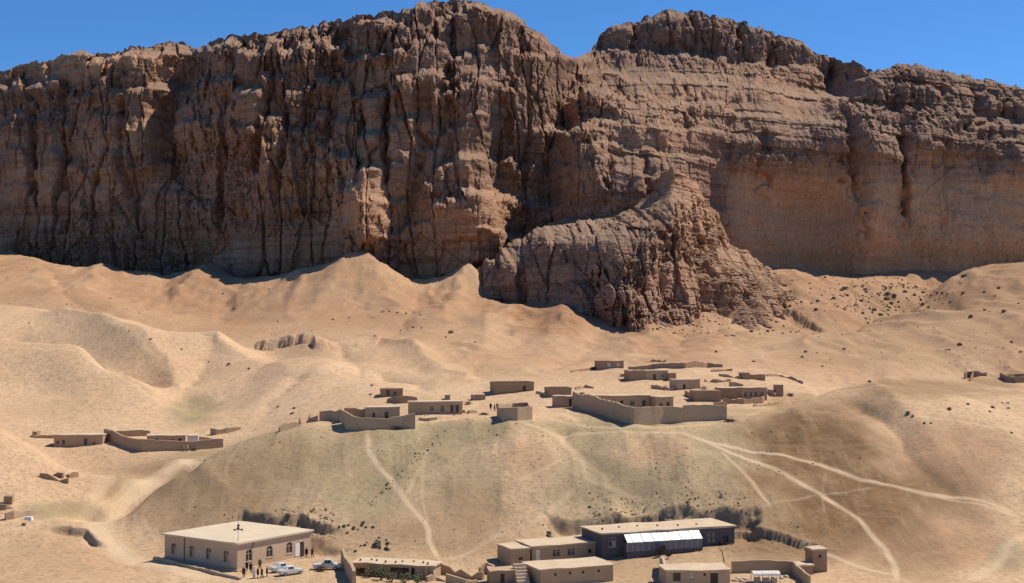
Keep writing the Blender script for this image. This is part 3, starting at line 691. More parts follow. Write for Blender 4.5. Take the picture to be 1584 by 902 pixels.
def tag(o, label, cat, group=None, kind=None):
    o['label'] = label; o['category'] = cat
    if group: o['group'] = group
    o['kind'] = kind or 'thing'
    return o
def empty(name, loc, yaw=0.0):
    o = bpy.data.objects.new(name, None); COL.objects.link(o); o.location = loc; o.rotation_euler = (0, 0, yaw); o.empty_display_size = 0.3
    return o

def vcol_mat(name, c1, c2, scale=0.5, streak=0.5, bmp=0.5):
    """plastered or mud wall with rain streaks, patches and fine straw grain"""
    if name in MATS: return MATS[name]
    m = bpy.data.materials.new(name); t, b = nodes(m)
    P = N(t, 'ShaderNodeNewGeometry').outputs['Position']
    a = noise(t, P, scale, 6, 0.65, 0.5); s = noise(t, mapping(t, P, (0.35, 0.35, 2.6)), 1.0, 5, 0.7, 0.6)
    col = ramp(t, a, [(0.3, c2), (0.7, c1)])
    col = mixc(t, math_n(t, 'MULTIPLY', ramp(t, s, [(0.42, (1, 1, 1)), (0.6, (0, 0, 0))]), streak), col, tuple(v * 0.62 for v in c2))
    t.links.new(col, b.inputs['Base Color']); b.inputs['Roughness'].default_value = 0.95; b.inputs['Specular IOR Level'].default_value = 0.1
    bump(t, b, noise(t, P, scale * 6, 5, 0.7), bmp, 0.12)
    MATS[name] = m; return m
MUD = vcol_mat('mud_wall', (0.52, 0.37, 0.235), (0.43, 0.295, 0.18), 0.5, 0.22)
MUDP = vcol_mat('pale_mud_wall', (0.53, 0.38, 0.245), (0.45, 0.315, 0.195), 0.5, 0.22)
MUDR = vcol_mat('red_mud_wall', (0.43, 0.285, 0.18), (0.34, 0.215, 0.13), 0.5, 0.25)
ROOF = vcol_mat('mud_roof', (0.63, 0.49, 0.335), (0.54, 0.41, 0.275), 0.4, 0.15, 0.3)
HALLW = vcol_mat('hall_plaster', (0.60, 0.435, 0.295), (0.52, 0.37, 0.245), 0.35, 0.25, 0.15)
HALLR = vcol_mat('hall_roof', (0.65, 0.54, 0.385), (0.58, 0.475, 0.335), 0.3, 0.15, 0.2)
GREYW = vcol_mat('grey_blue_wall', (0.155, 0.135, 0.13), (0.105, 0.095, 0.098), 0.5, 0.4, 0.2)
WOOD = plain('dark_wood', (0.10, 0.062, 0.038), (0.06, 0.036, 0.022), 3)
FRAME = plain('pale_window_frame', (0.52, 0.45, 0.35), (0.42, 0.36, 0.27), 2, bmp=0)
DARKFRAME = plain('brown_window_frame', (0.17, 0.11, 0.07), None, 2, bmp=0)
GLASS = plain('dark_glass', (0.045, 0.04, 0.038), (0.03, 0.028, 0.026), 0.7, rough=0.15, bmp=0, spec=0.5)
CURTAIN = plain('pale_curtain', (0.50, 0.42, 0.34), (0.36, 0.29, 0.23), 3, bmp=0)
WHITE = plain('white_paint', (0.80, 0.79, 0.76), (0.70, 0.69, 0.66), 1.2, rough=0.5, bmp=0)
PLASTIC = plain('plastic_sheet', (0.78, 0.79, 0.82), (0.50, 0.53, 0.58), 0.9, rough=0.35, bmp=0.4, spec=0.4)
SHEETG = plain('dusty_glazing', (0.19, 0.20, 0.225), (0.12, 0.125, 0.14), 0.8, rough=0.3, bmp=0.1, spec=0.4)
IRON = plain('dark_iron', (0.06, 0.055, 0.05), None, 3, rough=0.6, metal=0.3, bmp=0)
CARW = plain('white_car_paint', (0.70, 0.685, 0.655), (0.56, 0.52, 0.46), 0.7, rough=0.3, bmp=0, spec=0.5)
CARG = plain('grey_car_paint', (0.30, 0.29, 0.28), (0.25, 0.24, 0.23), 0.7, rough=0.35, bmp=0, spec=0.5)
RUBBER = plain('tyre_rubber', (0.03, 0.03, 0.03), None, 4, bmp=0)
STEEL = plain('wheel_steel', (0.45, 0.45, 0.44), None, 4, rough=0.4, metal=0.6, bmp=0)
CANVAS = plain('white_canvas', (0.75, 0.71, 0.64), (0.62, 0.57, 0.49), 1.5)
SACK = plain('straw_sack', (0.52, 0.45, 0.35), (0.42, 0.35, 0.26), 2.5)

def facade(mb, f, L, z0, H, holes, rec=0.28):
    xs = sorted({0.0, L} | {round(h[0], 4) for h in holes} | {round(h[1], 4) for h in holes})
    zs = sorted({z0, H} | {round(h[2], 4) for h in holes} | {round(h[3], 4) for h in holes})
    for i in range(len(xs) - 1):
        for j in range(len(zs) - 1):
            mx = (xs[i] + xs[i + 1]) / 2; mz = (zs[j] + zs[j + 1]) / 2
            if any(h[0] < mx < h[1] and h[2] < mz < h[3] for h in holes): continue
            mb.quad(f(xs[i], zs[j], 0), f(xs[i + 1], zs[j], 0), f(xs[i + 1], zs[j + 1], 0), f(xs[i], zs[j + 1], 0))
    for (a, b, c, d) in [h[:4] for h in holes]:
        mb.quad(f(a, c, 0), f(a, d, 0), f(a, d, rec), f(a, c, rec)); mb.quad(f(b, d, 0), f(b, c, 0), f(b, c, rec), f(b, d, rec))
        mb.quad(f(a, c, 0), f(a, c, rec), f(b, c, rec), f(b, c, 0)); mb.quad(f(a, d, 0), f(b, d, 0), f(b, d, rec), f(a, d, rec))

def bar(mb, f, a, b, c, d, y0, y1):
    """a box on a facade: a..b along, c..d up, y0..y1 inwards"""
    P = [f(x, z, y) for y in (y0, y1) for x, z in ((a, c), (b, c), (b, d), (a, d))]
    i = len(mb.v); mb.v += [tuple(p) for p in P]
    mb.f += [tuple(i + k for k in q) for q in ((0, 1, 2, 3), (7, 6, 5, 4), (0, 4, 5, 1), (1, 5, 6, 2), (2, 6, 7, 3), (3, 7, 4, 0))]

def opening(root, f, h, kind):
    a, b, c, d = h[:4]; wd = b - a; hh = d - c
    if kind == 'hole':
        p = MB(); p.quad(f(a, c, .27), f(b, c, .27), f(b, d, .27), f(a, d, .27)); p.build('window', GLASS, root); return  # dark sheet stands in for the unlit inside of vents, doorways and open fronts
    if kind in ('door', 'whitedoor'):
        fr = MB(); bar(fr, f, a, a + .09, c, d, .05, .2); bar(fr, f, b - .09, b, c, d, .05, .2); bar(fr, f, a + .09, b - .09, d - .09, d, .05, .2)
        o = fr.build('door', FRAME if kind == 'door' else WHITE, root)
        lf = MB(); bar(lf, f, a + .1, b - .1, c + .02, d - .1, .12, .17); lf.build('leaf', WOOD if kind == 'door' else WHITE, o)
        hd = MB(); bar(hd, f, b - .3, b - .2, c + hh * .45, c + hh * .5, .06, .12); hd.build('handle', IRON, o); return
    fm = {'dark': DARKFRAME}.get(kind, FRAME)
    fr = MB(); t = .08 * max(1.0, wd / 1.4)
    bar(fr, f, a, a + t, c, d, .08, .22); bar(fr, f, b - t, b, c, d, .08, .22); bar(fr, f, a + t, b - t, c, c + t, .08, .22); bar(fr, f, a + t, b - t, d - t, d, .08, .22)
    bar(fr, f, (a + b) / 2 - t * .5, (a + b) / 2 + t * .5, c + t, d - t, .10, .20)
    bar(fr, f, a + t, (a + b) / 2 - t * .5, c + hh * .62, c + hh * .62 + t, .10, .20); bar(fr, f, (a + b) / 2 + t * .5, b - t, c + hh * .62, c + hh * .62 + t, .10, .20)
    o = fr.build('window', fm, root)
    if kind == 'white':
        p = MB(); p.quad(f(a + t, c + t, .21), f(b - t, c + t, .21), f(b - t, d - t, .21), f(a + t, d - t, .21)); p.build('pane', WHITE, o)
    else:
        for (x0, x1) in ((a + t, (a + b) / 2 - t * .5), ((a + b) / 2 + t * .5, b - t)):
            for (z0, z1) in ((c + t, c + hh * .62), (c + hh * .62 + t, d - t)):
                p = MB(); p.quad(f(x0, z0, .16), f(x1, z0, .16), f(x1, z1, .16), f(x0, z1, .16))
                p.build('pane', CURTAIN if kind == 'curtain' and x0 > a + t and z0 < c + .3 else GLASS, o)
    if kind != 'plain':
        sl_ = MB(); bar(sl_, f, a - .08, b + .08, c - .09, c - .003, -.08, .1); sl_.build('sill', FRAME, o)

def arch_fill(mb, f, a, b, c, d):
    """masonry above a round-headed opening"""
    r = (b - a) / 2; cx = (a + b) / 2; zc = d - r; n = 8
    for s in (-1, 1):
        pts = [(cx + s * r * math.cos(math.pi / 2 * k / n), zc + r * math.sin(math.pi / 2 * k / n)) for k in range(n + 1)]
        for k in range(n):
            (x0, z0), (x1, z1) = pts[k], pts[k + 1]
            xe = cx + s * r
            q = [f(x0, z0, -.004), f(xe, z0, -.004), f(xe, z1, -.004), f(x1, z1, -.004)]
            mb.quad(*(q if s > 0 else q[::-1]))
            q = [f(x0, z0, 0), f(x1, z1, 0), f(x1, z1, .28), f(x0, z0, .28)]
            mb.quad(*(q if s > 0 else q[::-1]))

def house(name, label, cat, pos, yaw, W, Dp, Ht, wall=MUD, roof=ROOF, front=(), left=(), right=(), over=.18, rt=.22, group=None, parapet=0.0, arched=False, rise=0.0, wobble=0.10):
    """front faces local -y; openings (fraction along, sill, width, height, kind)"""
    root = empty(name, pos, math.radians(yaw)); tag(root, label, cat, group)
    F = {'front': (lambda s, z, y: (s - W / 2, y, z), W, front), 'right': (lambda s, z, y: (W / 2 - y, s, z), Dp, right),
         'left': (lambda s, z, y: (-W / 2 + y, Dp - s, z), Dp, left), 'back': (lambda s, z, y: (W / 2 - s, Dp - y, z), W, ())}
    mb = MB(); ops = []
    for k, (f, L, hs) in F.items():
        holes = []
        for (u, sill, w_, h_, kind) in hs:
            c = u * L; r = (max(.05, c - w_ / 2), min(L - .05, c + w_ / 2), sill, min(Ht - .15, sill + h_)); holes.append(r); ops.append((f, r, kind))
        facade(mb, f, L, -2.2, Ht, holes)
        if arched:
            for r, hs_ in zip(holes, hs):
                if hs_[4] not in ('door', 'whitedoor'): arch_fill(mb, f, *r)
    mb.build('wall', wall, root)
    for f, r, kind in ops: opening(root, f, r, kind)
    rb = MB(); rnd = random.Random(hash(label) % 999 + len(label)); n = max(3, int(W / 2.5)); m = max(2, int(Dp / 2.5))
    # hand-laid flat roof: slightly uneven slab
    x0, x1, y0, y1 = -W / 2 - over, W / 2 + over, -over, Dp + over
    P = {}
    for i in range(n + 1):
        for j in range(m + 1):
            e = i in (0, n) or j in (0, m)
            P[i, j] = (x0 + (x1 - x0) * i / n, y0 + (y1 - y0) * j / m + rnd.uniform(-wobble, wobble) * (j in (0, m)), Ht + .004 + rt + rnd.uniform(-wobble, wobble) + (0 if e else .06) + rise * j / m)
    for i in range(n):
        for j in range(m): rb.quad(P[i, j], P[i + 1, j], P[i + 1, j + 1], P[i, j + 1])
    def low(p): return (p[0], p[1], Ht + .004 + (rise * (p[1] - y0) / (y1 - y0)))
    for i in range(n):
        rb.quad(low(P[i, 0]), low(P[i + 1, 0]), P[i + 1, 0], P[i, 0]); rb.quad(low(P[i + 1, m]), low(P[i, m]), P[i, m], P[i + 1, m])
    for j in range(m):
        rb.quad(low(P[0, j + 1]), low(P[0, j]), P[0, j], P[0, j + 1]); rb.quad(low(P[n, j]), low(P[n, j + 1]), P[n, j + 1], P[n, j])
    rb.quad(low(P[0, 0]), low(P[0, m]), low(P[n, m]), low(P[n, 0]))
    ro = rb.build('roof', roof, root)
    if parapet:
        pb = MB()
        pb.box(x0 + .05, x1 - .05, y0 + .05, y0 + .35, Ht + rt - .1, Ht + rt + parapet); pb.box(x0 + .05, x1 - .05, y1 - .35, y1 - .05, Ht + rt - .1, Ht + rt + parapet)
        pb.box(x0 + .05, x0 + .35, y0 + .352, y1 - .352, Ht + rt - .1, Ht + rt + parapet - .01); pb.box(x1 - .35, x1 - .05, y0 + .352, y1 - .352, Ht + rt - .1, Ht + rt + parapet - .01)
        pb.build('parapet', wall, root)
    return root

def phouse(name, label, cat, pl, pr, pb, pt, Dp, yaw, **kw):
    """house whose front spans photo columns pl..pr with its foot at row pb and its wall top at row pt"""
    g = ground((pl + pr) / 2, pb); s = g.y / FPX
    return house(name, label, cat, g, yaw, (pr - pl) * s / math.cos(math.radians(yaw)), Dp, max(1.2, (pb - pt) * s), **kw)

def wallrun(name, label, pts, h, cat='wall', th=.5, ragged=.08, mat=MUD, closed=False, group=None, seed=0, world=False, drop=0.0):
    """mud wall following the ground along photo points; ragged top"""
    W_ = pts if world else [ground(*p) for p in pts]
    if closed: W_ = W_ + [W_[0]]
    hs = h if isinstance(h, (list, tuple)) else [h] * len(W_)
    rnd = random.Random(seed + int(abs(W_[0][0]) * 10))
    c = W_[0]; root_loc = Vector((c[0], c[1], gz(c[0], c[1])))
    S = []
    for i in range(len(W_) - 1):
        a = Vector(W_[i][:2]); b = Vector(W_[i + 1][:2]); n = max(1, int((b - a).length / 1.1))
        for k in range(n + (i == len(W_) - 2)):
            t = k / n; p = a.lerp(b, t); S.append((p, hs[i] + (hs[i + 1] - hs[i]) * t))
    zs = H(np.array([p.x for p, _ in S]), np.array([p.y for p, _ in S]))
    zs = np.convolve(np.pad(zs, 3, mode='edge'), np.ones(7) / 7, 'valid')
    V = []; Fc = []
    for k, (p, hh) in enumerate(S):
        a = S[max(0, k - 1)][0]; b = S[min(len(S) - 1, k + 1)][0]; d = (b - a).normalized(); nrm = Vector((-d.y, d.x))
        z = zs[k]; tp = z + hh + rnd.uniform(-ragged, ragged) + .22 * math.sin(k * .45 + seed + c[0]) * min(1, hh / 2.5) - (rnd.random() < .18) * ragged * 2.5
        j = rnd.uniform(-.05, .05)
        for q, zz in ((p + nrm * th / 2, z - 1.5), (p + nrm * (th * .36 + j), tp), (p - nrm * (th * .36 - j), tp - .03), (p - nrm * th / 2, z - 1.5)):
            V.append((q.x - root_loc.x, q.y - root_loc.y, zz - root_loc.z))
    for k in range(len(S) - 1):
        i = k * 4
        for e in range(3): Fc.append((i + e, i + e + 1, i + 5 + e, i + 4 + e))
    Fc += [(3, 2, 1, 0), tuple(len(S) * 4 - 4 + k for k in range(4))]
    o = mesh_obj(name, V, Fc, mat); o.location = root_loc
    tag(o, label, cat, group); return o

# ------------------------------------------------------------------ the hall with arched windows
pH = ground(367, 884); e1 = math.radians(55)
hall_mid = pH + Vector((-math.sin(e1), math.cos(e1), 0)) * 9.0; hall_mid.z = 0.55
WIN = 'curtain'
hall = house('flat_roofed_hall', 'pale plastered hall with arched windows and wide cream flat roof', 'building', hall_mid, -35, 18.0, 17.4, 4.35, HALLW, HALLR,
    front=[(.13, 1.2, 1.35, 1.95, WIN), (.385, 1.2, 1.35, 1.95, WIN), (.615, 1.2, 1.35, 1.95, WIN), (.85, 1.2, 1.35, 1.95, WIN)],
    right=[(.15, 1.25, 1.5, 1.95, 'pane4'), (.42, 1.25, 1.5, 1.95, 'pane4'), (.69, 1.25, 1.5, 1.95, 'pane4'), (.865, .25, 1.15, 2.6, 'door')], over=.35, rt=.28, arched=True, wobble=.02)
mb = MB(); mb.box(-9.25, 9.25, -.45, -.003, -2, .22); mb.box(9.003, 9.5, -.45, 17.4, -2, .24); mb.build('plinth', HALLW, hall)
mb = MB(); mb.box(8.99, 9.06, 13.4, 14.5, .5, 2.7); mb.build('notice_board', WHITE, hall)
mb = MB(); mb.tube((-3.9, -.09, .1), (-3.9, -.09, 4.3), .06); mb.build('downpipe', IRON, hall)
mb = MB(); mb.tube((9.08, 3.6, 4.3), (9.08, 3.0, 3.0), .05); mb.build('roof_spout', IRON, hall)
mb = MB()
for k in range(3): mb.box(9.5 + .3 * k, 9.8 + .3 * k, 14.3, 16.0, -1, .24 - .08 * k)
mb.build('door_step', MUDP, hall)
# loudspeakers on a pole
hm = hall.matrix_basis if False else Matrix.Translation(hall_mid) @ Matrix.Rotation(math.radians(-35), 4, 'Z')
pole_p = hm @ Vector((8.2, .9, 4.62))
lp = tag(empty('loudspeaker_mast', pole_p), 'thin mast with four dark horn loudspeakers on the hall roof corner', 'loudspeaker')
mb = MB(); mb.tube((0, 0, 0), (0, 0, 4.6), .035, .02); mb.build('pole', IRON, lp)
for k, an in enumerate((10, 100, 190, 280)):
    d = Vector((math.cos(math.radians(an)), math.sin(math.radians(an)), 0)); z = Vector((0, 0, 2.0 + .35 * (k % 2) + (.25 if k == 1 else 0)))
    mb = MB(); mb.tube(z + d * .1, z + d * .45, .07, .1); mb.tube(z + d * .45, z + d * .75, .08, .24, 12); mb.build('horn', IRON, lp)
for an in (30, 150, 270):
    mb = MB(); mb.tube((0, 0, 2.6), (1.4 * math.cos(math.radians(an)), 1.2 * math.sin(math.radians(an)) + .3, -.02), .008, n=4); mb.build('guy_wire', IRON, lp)
wallrun('retaining_kerb', 'low pale kerb along the shaded side of the arched hall', [(238, 866), (300, 880), (372, 897)], .5, 'kerb', mat=MUDP, ragged=.03)

# ------------------------------------------------------------------ people
def person_mesh(pose):
    me = bpy.data.meshes.new('person_cage')
    hand = {0: ((.30, -.04, .80), (-.30, -.04, .80)), 1: ((.22, -.22, 1.02), (-.31, 0, .79)), 2: ((.12, -.24, 1.08), (-.12, -.24, 1.06))}[pose]
    st = {0: .03, 1: .16, 2: .05}[pose]
    V = [((0, 0, .95), .15), ((0, .01, 1.18), .15), ((0, .0, 1.40), .155), ((0, -.005, 1.50), .058), ((0, -.015, 1.565), .075), ((0, -.02, 1.66), .10), ((0, -.01, 1.735), .06),
         ((.19, 0, 1.40), .068), ((.27, .02, 1.13), .053), (hand[0], .036), ((-.19, 0, 1.40), .068), ((-.27, .02, 1.13), .053), (hand[1], .036),
         ((.10, 0, .86), .115), ((.11, -.02 - st * .5, .48), .085), ((.11, -st, .08), .06), ((.12, -st - .15, .035), .04), ((-.10, 0, .86), .115), ((-.11, -.02 + st * .5, .48), .085), ((-.11, st, .08), .06), ((-.12, st - .15, .035), .04)]
    for s, b in ((1, 9), (-1, 12)):
        h = Vector(V[b][0])
        for k in range(5):   # four fingers and a thumb
            off = Vector(((k - 1.5) * .018 * s, -.01 - .012 * k, -.085 - .01 * (k in (1, 2)))) if k < 4 else Vector((-.045 * s, -.045, -.03))
            V.append((tuple(h + off), .011))
    E = [(0, 1), (1, 2), (2, 3), (3, 4), (4, 5), (5, 6), (2, 7), (7, 8), (8, 9), (2, 10), (10, 11), (11, 12), (0, 13), (13, 14), (14, 15), (15, 16), (0, 17), (17, 18), (18, 19), (19, 20)]
    E += [(9, 21 + k) for k in range(5)] + [(12, 26 + k) for k in range(5)]
    me.from_pydata([p for p, _ in V], E, [])
    o = bpy.data.objects.new('person_cage', me); COL.objects.link(o)
    m = o.modifiers.new('s', 'SKIN'); 
    for k, (p, r) in enumerate(V): me.skin_vertices[0].data[k].radius = (r, r * (.72 if k in (0, 1, 2) else 1))
    me.skin_vertices[0].data[0].use_root = True
    sb = o.modifiers.new('b', 'SUBSURF'); sb.levels = 1; sb.render_levels = 1
    dg = bpy.context.evaluated_depsgraph_get(); dg.update()
    out = bpy.data.meshes.new_from_object(o.evaluated_get(dg)); bpy.data.objects.remove(o)
    return out
SKIN = plain('skin', (0.36, 0.22, 0.15), None, 5, bmp=0); HAIR = plain('black_hair', (0.02, 0.017, 0.015), None, 5, bmp=0)
CLOTH = {'black': (0.022, 0.02, 0.022), 'brown': (0.075, 0.05, 0.035), 'grey': (0.10, 0.10, 0.105), 'white': (0.68, 0.65, 0.6), 'yellow': (0.55, 0.42, 0.16), 'olive': (0.10, 0.095, 0.06), 'blue': (0.05, 0.07, 0.12)}
CLOTH = {k: plain('cloth_' + k, v, None, 6, bmp=0) for k, v in CLOTH.items()}
PM = [person_mesh(k) for k in range(3)]
def tunic_mesh(pose):
    """long loose shirt around trunk and thighs"""
    mb = MB(); n = 14; R = [(1.44, .10, .08), (1.40, .215, .135), (1.2, .19, .14), (1.0, .20, .155), (.8, .225, .18), (.56, .25, .21)]
    for z, a, b in R:
        for k in range(n):
            an = 2 * math.pi * k / n; wv = 1 + .05 * math.sin(5 * an + z * 6) * (1.4 - z); mb.v.append((a * wv * math.cos(an), b * wv * math.sin(an), z))
    for r in range(len(R) - 1):
        for k in range(n): mb.f.append((r * n + k, (r + 1) * n + k, (r + 1) * n + (k + 1) % n, r * n + (k + 1) % n))
    return mb
TM = tunic_mesh(0)
def person(px, py, yaw, shirt, legs, pose, label, group, sc=1.0):
    g = ground(px, py); g.z = gz(g.x, g.y)
    me = PM[pose].copy(); me.materials.clear()
    for m in (SKIN, CLOTH[shirt], CLOTH[legs], HAIR): me.materials.append(m)
    for p in me.polygons:
        z = p.center.z; x = abs(p.center.x)
        hp = z < 1.12 and x > .155 and z > .6 or (pose and p.center.y < -.17 and .9 < z < 1.2)
        p.material_index = 3 if (z > 1.70 or (z > 1.60 and p.center.y > .02)) or z < .07 else 0 if z > 1.47 or (hp and z < .86 and pose == 0) else 1 if z > .9 or hp else 2
        p.use_smooth = True
    o = bpy.data.objects.new('person', me); COL.objects.link(o); o.location = g; o.rotation_euler = (0, 0, math.radians(yaw)); o.scale = (sc,) * 3
    tag(o, label, 'person', group)
    t = mesh_obj('tunic', TM.v, TM.f, CLOTH[shirt], o, True)
    return o
GP = 'people gathered beside the hall'
for a in [(377, 893, 20, 'black', 'black', 0, 'person in black standing nearest the shaded corner of the hall', GP), (382, 884, -30, 'black', 'brown', 1, 'person in black behind the others, in front of the hall corner', GP),
          (388, 886, 40, 'black', 'grey', 0, 'person in black tunic in the back row beside the first arched window', GP), (393, 895, 10, 'white', 'brown', 0, 'person in white shirt at the front of the gathered group', GP),
          (399, 894, -60, 'black', 'black', 2, 'person in black with hands held together in the front row', GP), (405, 894, 70, 'brown', 'black', 1, 'person in brown walking in the front row of the group', GP),
          (413, 892, 100, 'black', 'grey', 0, 'person in black nearest the parked cars, right end of the group', GP), (402, 880, 200, 'olive', 'black', 0, 'person in dark olive against the lit wall between two arched windows', GP)]: person(*a)
person(474, 862, -20, 'black', 'grey', 0, 'person in black left of the pair by the hall door', 'pair by the hall door')
person(483, 862, 60, 'black', 'black', 1, 'person in black right of the pair by the hall door', 'pair by the hall door')
GV = 'people standing by the square enclosure'
for a in [(759, 634, 0, 'black', 'black', 0, 'lone dark figure left of the group by the small square enclosure', GV), (765, 636, 80, 'brown', 'black', 1, 'person in brown amid the group by the small square enclosure', GV),
          (769, 634, 30, 'black', 'grey', 2, 'person in black amid the group by the small square enclosure', GV), (774, 637, -50, 'grey', 'black', 0, 'person in grey touching the corner of the small square enclosure', GV)]: person(*a)
person(284, 698, 0, 'yellow', 'olive', 0, 'person in yellow left of the pair before the lone left compound', 'pair before the lone compound')
person(290, 698, 90, 'yellow', 'brown', 0, 'person in yellow right of the pair before the lone left compound', 'pair before the lone compound')

# ------------------------------------------------------------------ cars
def car(px, py, yaw, label, paint, group='cars parked by the hall', pickup=False):
    g = ground(px, py); g.z = gz(g.x, g.y)
    R = tag(empty('parked_car', g, math.radians(yaw)), label, 'car', group)
    # stations along x: (x, half width, z bottom, z belt, z roof, roof half width)
    if pickup: st = [(-2.35, .74, .48, .88, .88, .7), (-2.2, .82, .36, 1.0, 1.0, .78), (-.6, .84, .3, 1.02, 1.02, .8), (-.45, .84, .3, 1.04, 1.68, .66), (.55, .84, .3, 1.04, 1.70, .66), (1.15, .84, .3, 1.0, 1.04, .74), (2.0, .80, .34, .9, .9, .74), (2.3, .70, .45, .75, .75, .62)]
    else: st = [(-2.2, .70, .45, .82, .82, .62), (-2.05, .80, .32, .92, .93, .72), (-1.45, .84, .26, .96, .99, .72), (-.8, .85, .24, .96, 1.42, .62), (.25, .85, .24, .95, 1.44, .62), (1.0, .84, .24, .92, .95, .70), (1.85, .80, .3, .80, .81, .70), (2.15, .68, .42, .66, .66, .58)]
    V = []; Fc = []
    for (x, hw, zb, zm, zr, rw) in st:
        ring = [(hw * .85, zb), (hw, zb + .16), (hw * 1.01, (zb + zm) / 2 + .05), (hw * .97, zm), (rw, zr), (rw * .55, zr + .035)]
        V += [(x, y, z) for y, z in ring] + [(x, -y, z) for y, z in reversed(ring)]
    n = 12
    for i in range(len(st) - 1):
        for k in range(n): Fc.append((i * n + k, i * n + (k + 1) % n, (i + 1) * n + (k + 1) % n, (i + 1) * n + k))
    Fc += [tuple(range(n)), tuple(reversed(range((len(st) - 1) * n, len(st) * n)))]
    mesh_obj('body', V, Fc, paint, R, False)
    def ring(i, k, s): x = V[i * n + (k if s > 0 else n - 1 - k)]; return Vector(x)
    c0, c1 = 3, 4
    for s in (1, -1):
        a, b, c, d = ring(c0, 3, s), ring(c1, 3, s), ring(c1, 4, s), ring(c0, 4, s)
        o = Vector((0, .012 * s, 0.004))
        mid = lambda p, q, t: p.lerp(q, t)
        for t0, t1 in ((.05, .48), (.53, .96)):
            m = MB(); m.quad(*[mid(mid(a, b, t), mid(d, c, t), u) + o for t, u in ((t0, .14), (t1, .14), (t1, .88), (t0, .88))]); m.build('window', GLASS, R)
    for (i, j, nm, dx) in ((c1, c1 + 1, 'windscreen', .012), (c0, c0 - 1, 'rear_window', -.012)):
        if pickup and nm == 'rear_window': dx = -.02
        p = [ring(i, 4, 1), ring(i, 4, -1), ring(j, 4, -1), ring(j, 4, 1)]
        up = Vector((dx, 0, .012)); m = MB()
        m.quad(*[(p[0].lerp(p[1], u)).lerp(p[3].lerp(p[2], u), t) + up + Vector((0, 0, .03 * (1 - abs(2 * u - 1)))) for u, t in ((.06, .1), (.94, .1), (.94, .9), (.06, .9))]); m.build(nm, GLASS, R)
    for x in (-1.32, 1.32):
        for s in (1, -1):
            m = MB(); m.tube((x, s * .64, .31), (x, s * .86, .31), .31, n=16); wh = m.build('wheel', RUBBER, R)
            m = MB(); m.tube((x, s * .855, .31), (x, s * .875, .31), .19, n=12); m.build('rim', STEEL, wh)
    for s in (1, -1):
        m = MB(); m.box(2.02, 2.14, s * .52 - .13, s * .52 + .13, .60, .72); m.build('headlight', STEEL, R)
        m = MB(); m.box(-2.2, -2.12, s * .55 - .12, s * .55 + .12, .66, .82); m.build('tail_light', plain('red_lamp', (.35, .03, .02), None, 4, bmp=0), R)
    m = MB(); m.box(2.06, 2.2, -.6, .6, .36, .5); m.build('bumper', RUBBER, R)
    return R
car(449, 889, 38, 'white saloon car parked nearest the camera beside the gathered people', CARW)
car(437, 884, 40, 'white saloon car with dusty bonnet half hidden behind the nearer saloon', CARW)
car(506, 881, 10, 'white pickup parked by the courtyard gate wall', CARW, pickup=True)
# ------------------------------------------------------------------ houses at the foot of the mound
wallrun('courtyard_wall', 'tall dark courtyard wall end beside the white pickup', [(530, 872), (538, 890), (548, 908)], 2.6, mat=MUD, th=.7, ragged=.05)
shed = phouse('long_shed', 'long low shed with pale roof behind the green courtyard', 'shed', 545, 671, 893, 874, 4.2, -13, wall=MUD, front=[(.62, .0, 4.2, 1.6, 'hole'), (.2, .4, 3.0, .9, 'hole')], over=.35, rt=.16)
mb = MB()
for k in range(9):
    x = -6.2 + 1.5 * k + .3 * math.sin(k * 2.1); mb.box(x, x + .22, 1.2 + .6 * math.sin(k * 1.3), 1.5 + .6 * math.sin(k * 1.3), 2.2, 2.5)
mb.build('roof_vent', IRON, shed)
mb = MB(); mb.box(5.6, 6.0, -.6, -.3, -1.5, 1.95); mb.build('post', MUDP, shed)
mb = MB(); mb.box(2.9, 3.2, -.5, -.25, -1.5, 1.95); mb.build('post', MUDP, shed)
wallrun('broken_mud_wall', 'broken mud wall of uneven height right of the long shed', [(676, 886), (697, 890), (722, 895), (748, 897)], [2.0, 1.3, 1.0, 1.5], ragged=.3, th=.6)
wallrun('broken_mud_wall', 'crumbling inner wall stub below the broken mud wall', [(690, 903), (720, 905), (738, 903)], [1.2, 1.6, .8], ragged=.35, th=.6)
wallrun('broken_mud_wall', 'thick eroded wall right of the crumbling wall stub', [(742, 889), (752, 887), (764, 888)], [1.0, 1.6, 1.2], ragged=.3, th=.8)
wallrun('broken_mud_wall', 'low mud wall joining the shed post and broken wall', [(660, 900), (676, 898), (690, 900)], [.9, 1.1, .7], ragged=.25, th=.6, mat=MUDP)
phouse('storage_block', 'small dark windowless store between broken wall and stone steps', 'building', 758, 797, 903, 884, 4.0, 8, wall=MUDR, roof=MUDP, rt=.1, over=.05, front=[(.5, .2, .9, 1.5, 'door')])
st = tag(empty('stair_flight', ground(811, 905), math.radians(12)), 'pale stair flight climbing left of the low long house', 'stairs')
for k in range(7):
    mb = MB(); mb.box(-1.0, 1.0, .55 * k, .55 * k + .6, -1.5, .15 + .42 * k); mb.build('step', ROOF, st)
phouse('low_house', 'small flat roofed annex with one dark hole, left of windowed mud house', 'house', 791, 820, 878, 851, 6.5, 22, wall=MUD, front=[(.5, 1.3, .8, .45, 'hole')], over=.15)
phouse('mud_house', 'mud house with two paired windows and pale roof above the steps', 'house', 823, 928, 868, 843.5, 7.4, 22, wall=MUD, front=[(.09, .3, .8, 1.9, 'whitedoor'), (.36, .9, 1.5, 1.2, 'pane4'), (.58, .9, 1.5, 1.2, 'pane4'), (.86, 1.1, .7, .7, 'hole')], over=.25)
phouse('low_house', 'low long house with four small square vents in the foreground', 'house', 836, 950, 903, 879, 7.0, 22, wall=MUD, front=[(.2, 1.5, .42, .42, 'hole'), (.4, 1.55, .42, .42, 'hole'), (.58, 1.55, .42, .42, 'hole'), (.8, 1.55, .42, .42, 'hole')], over=.25)
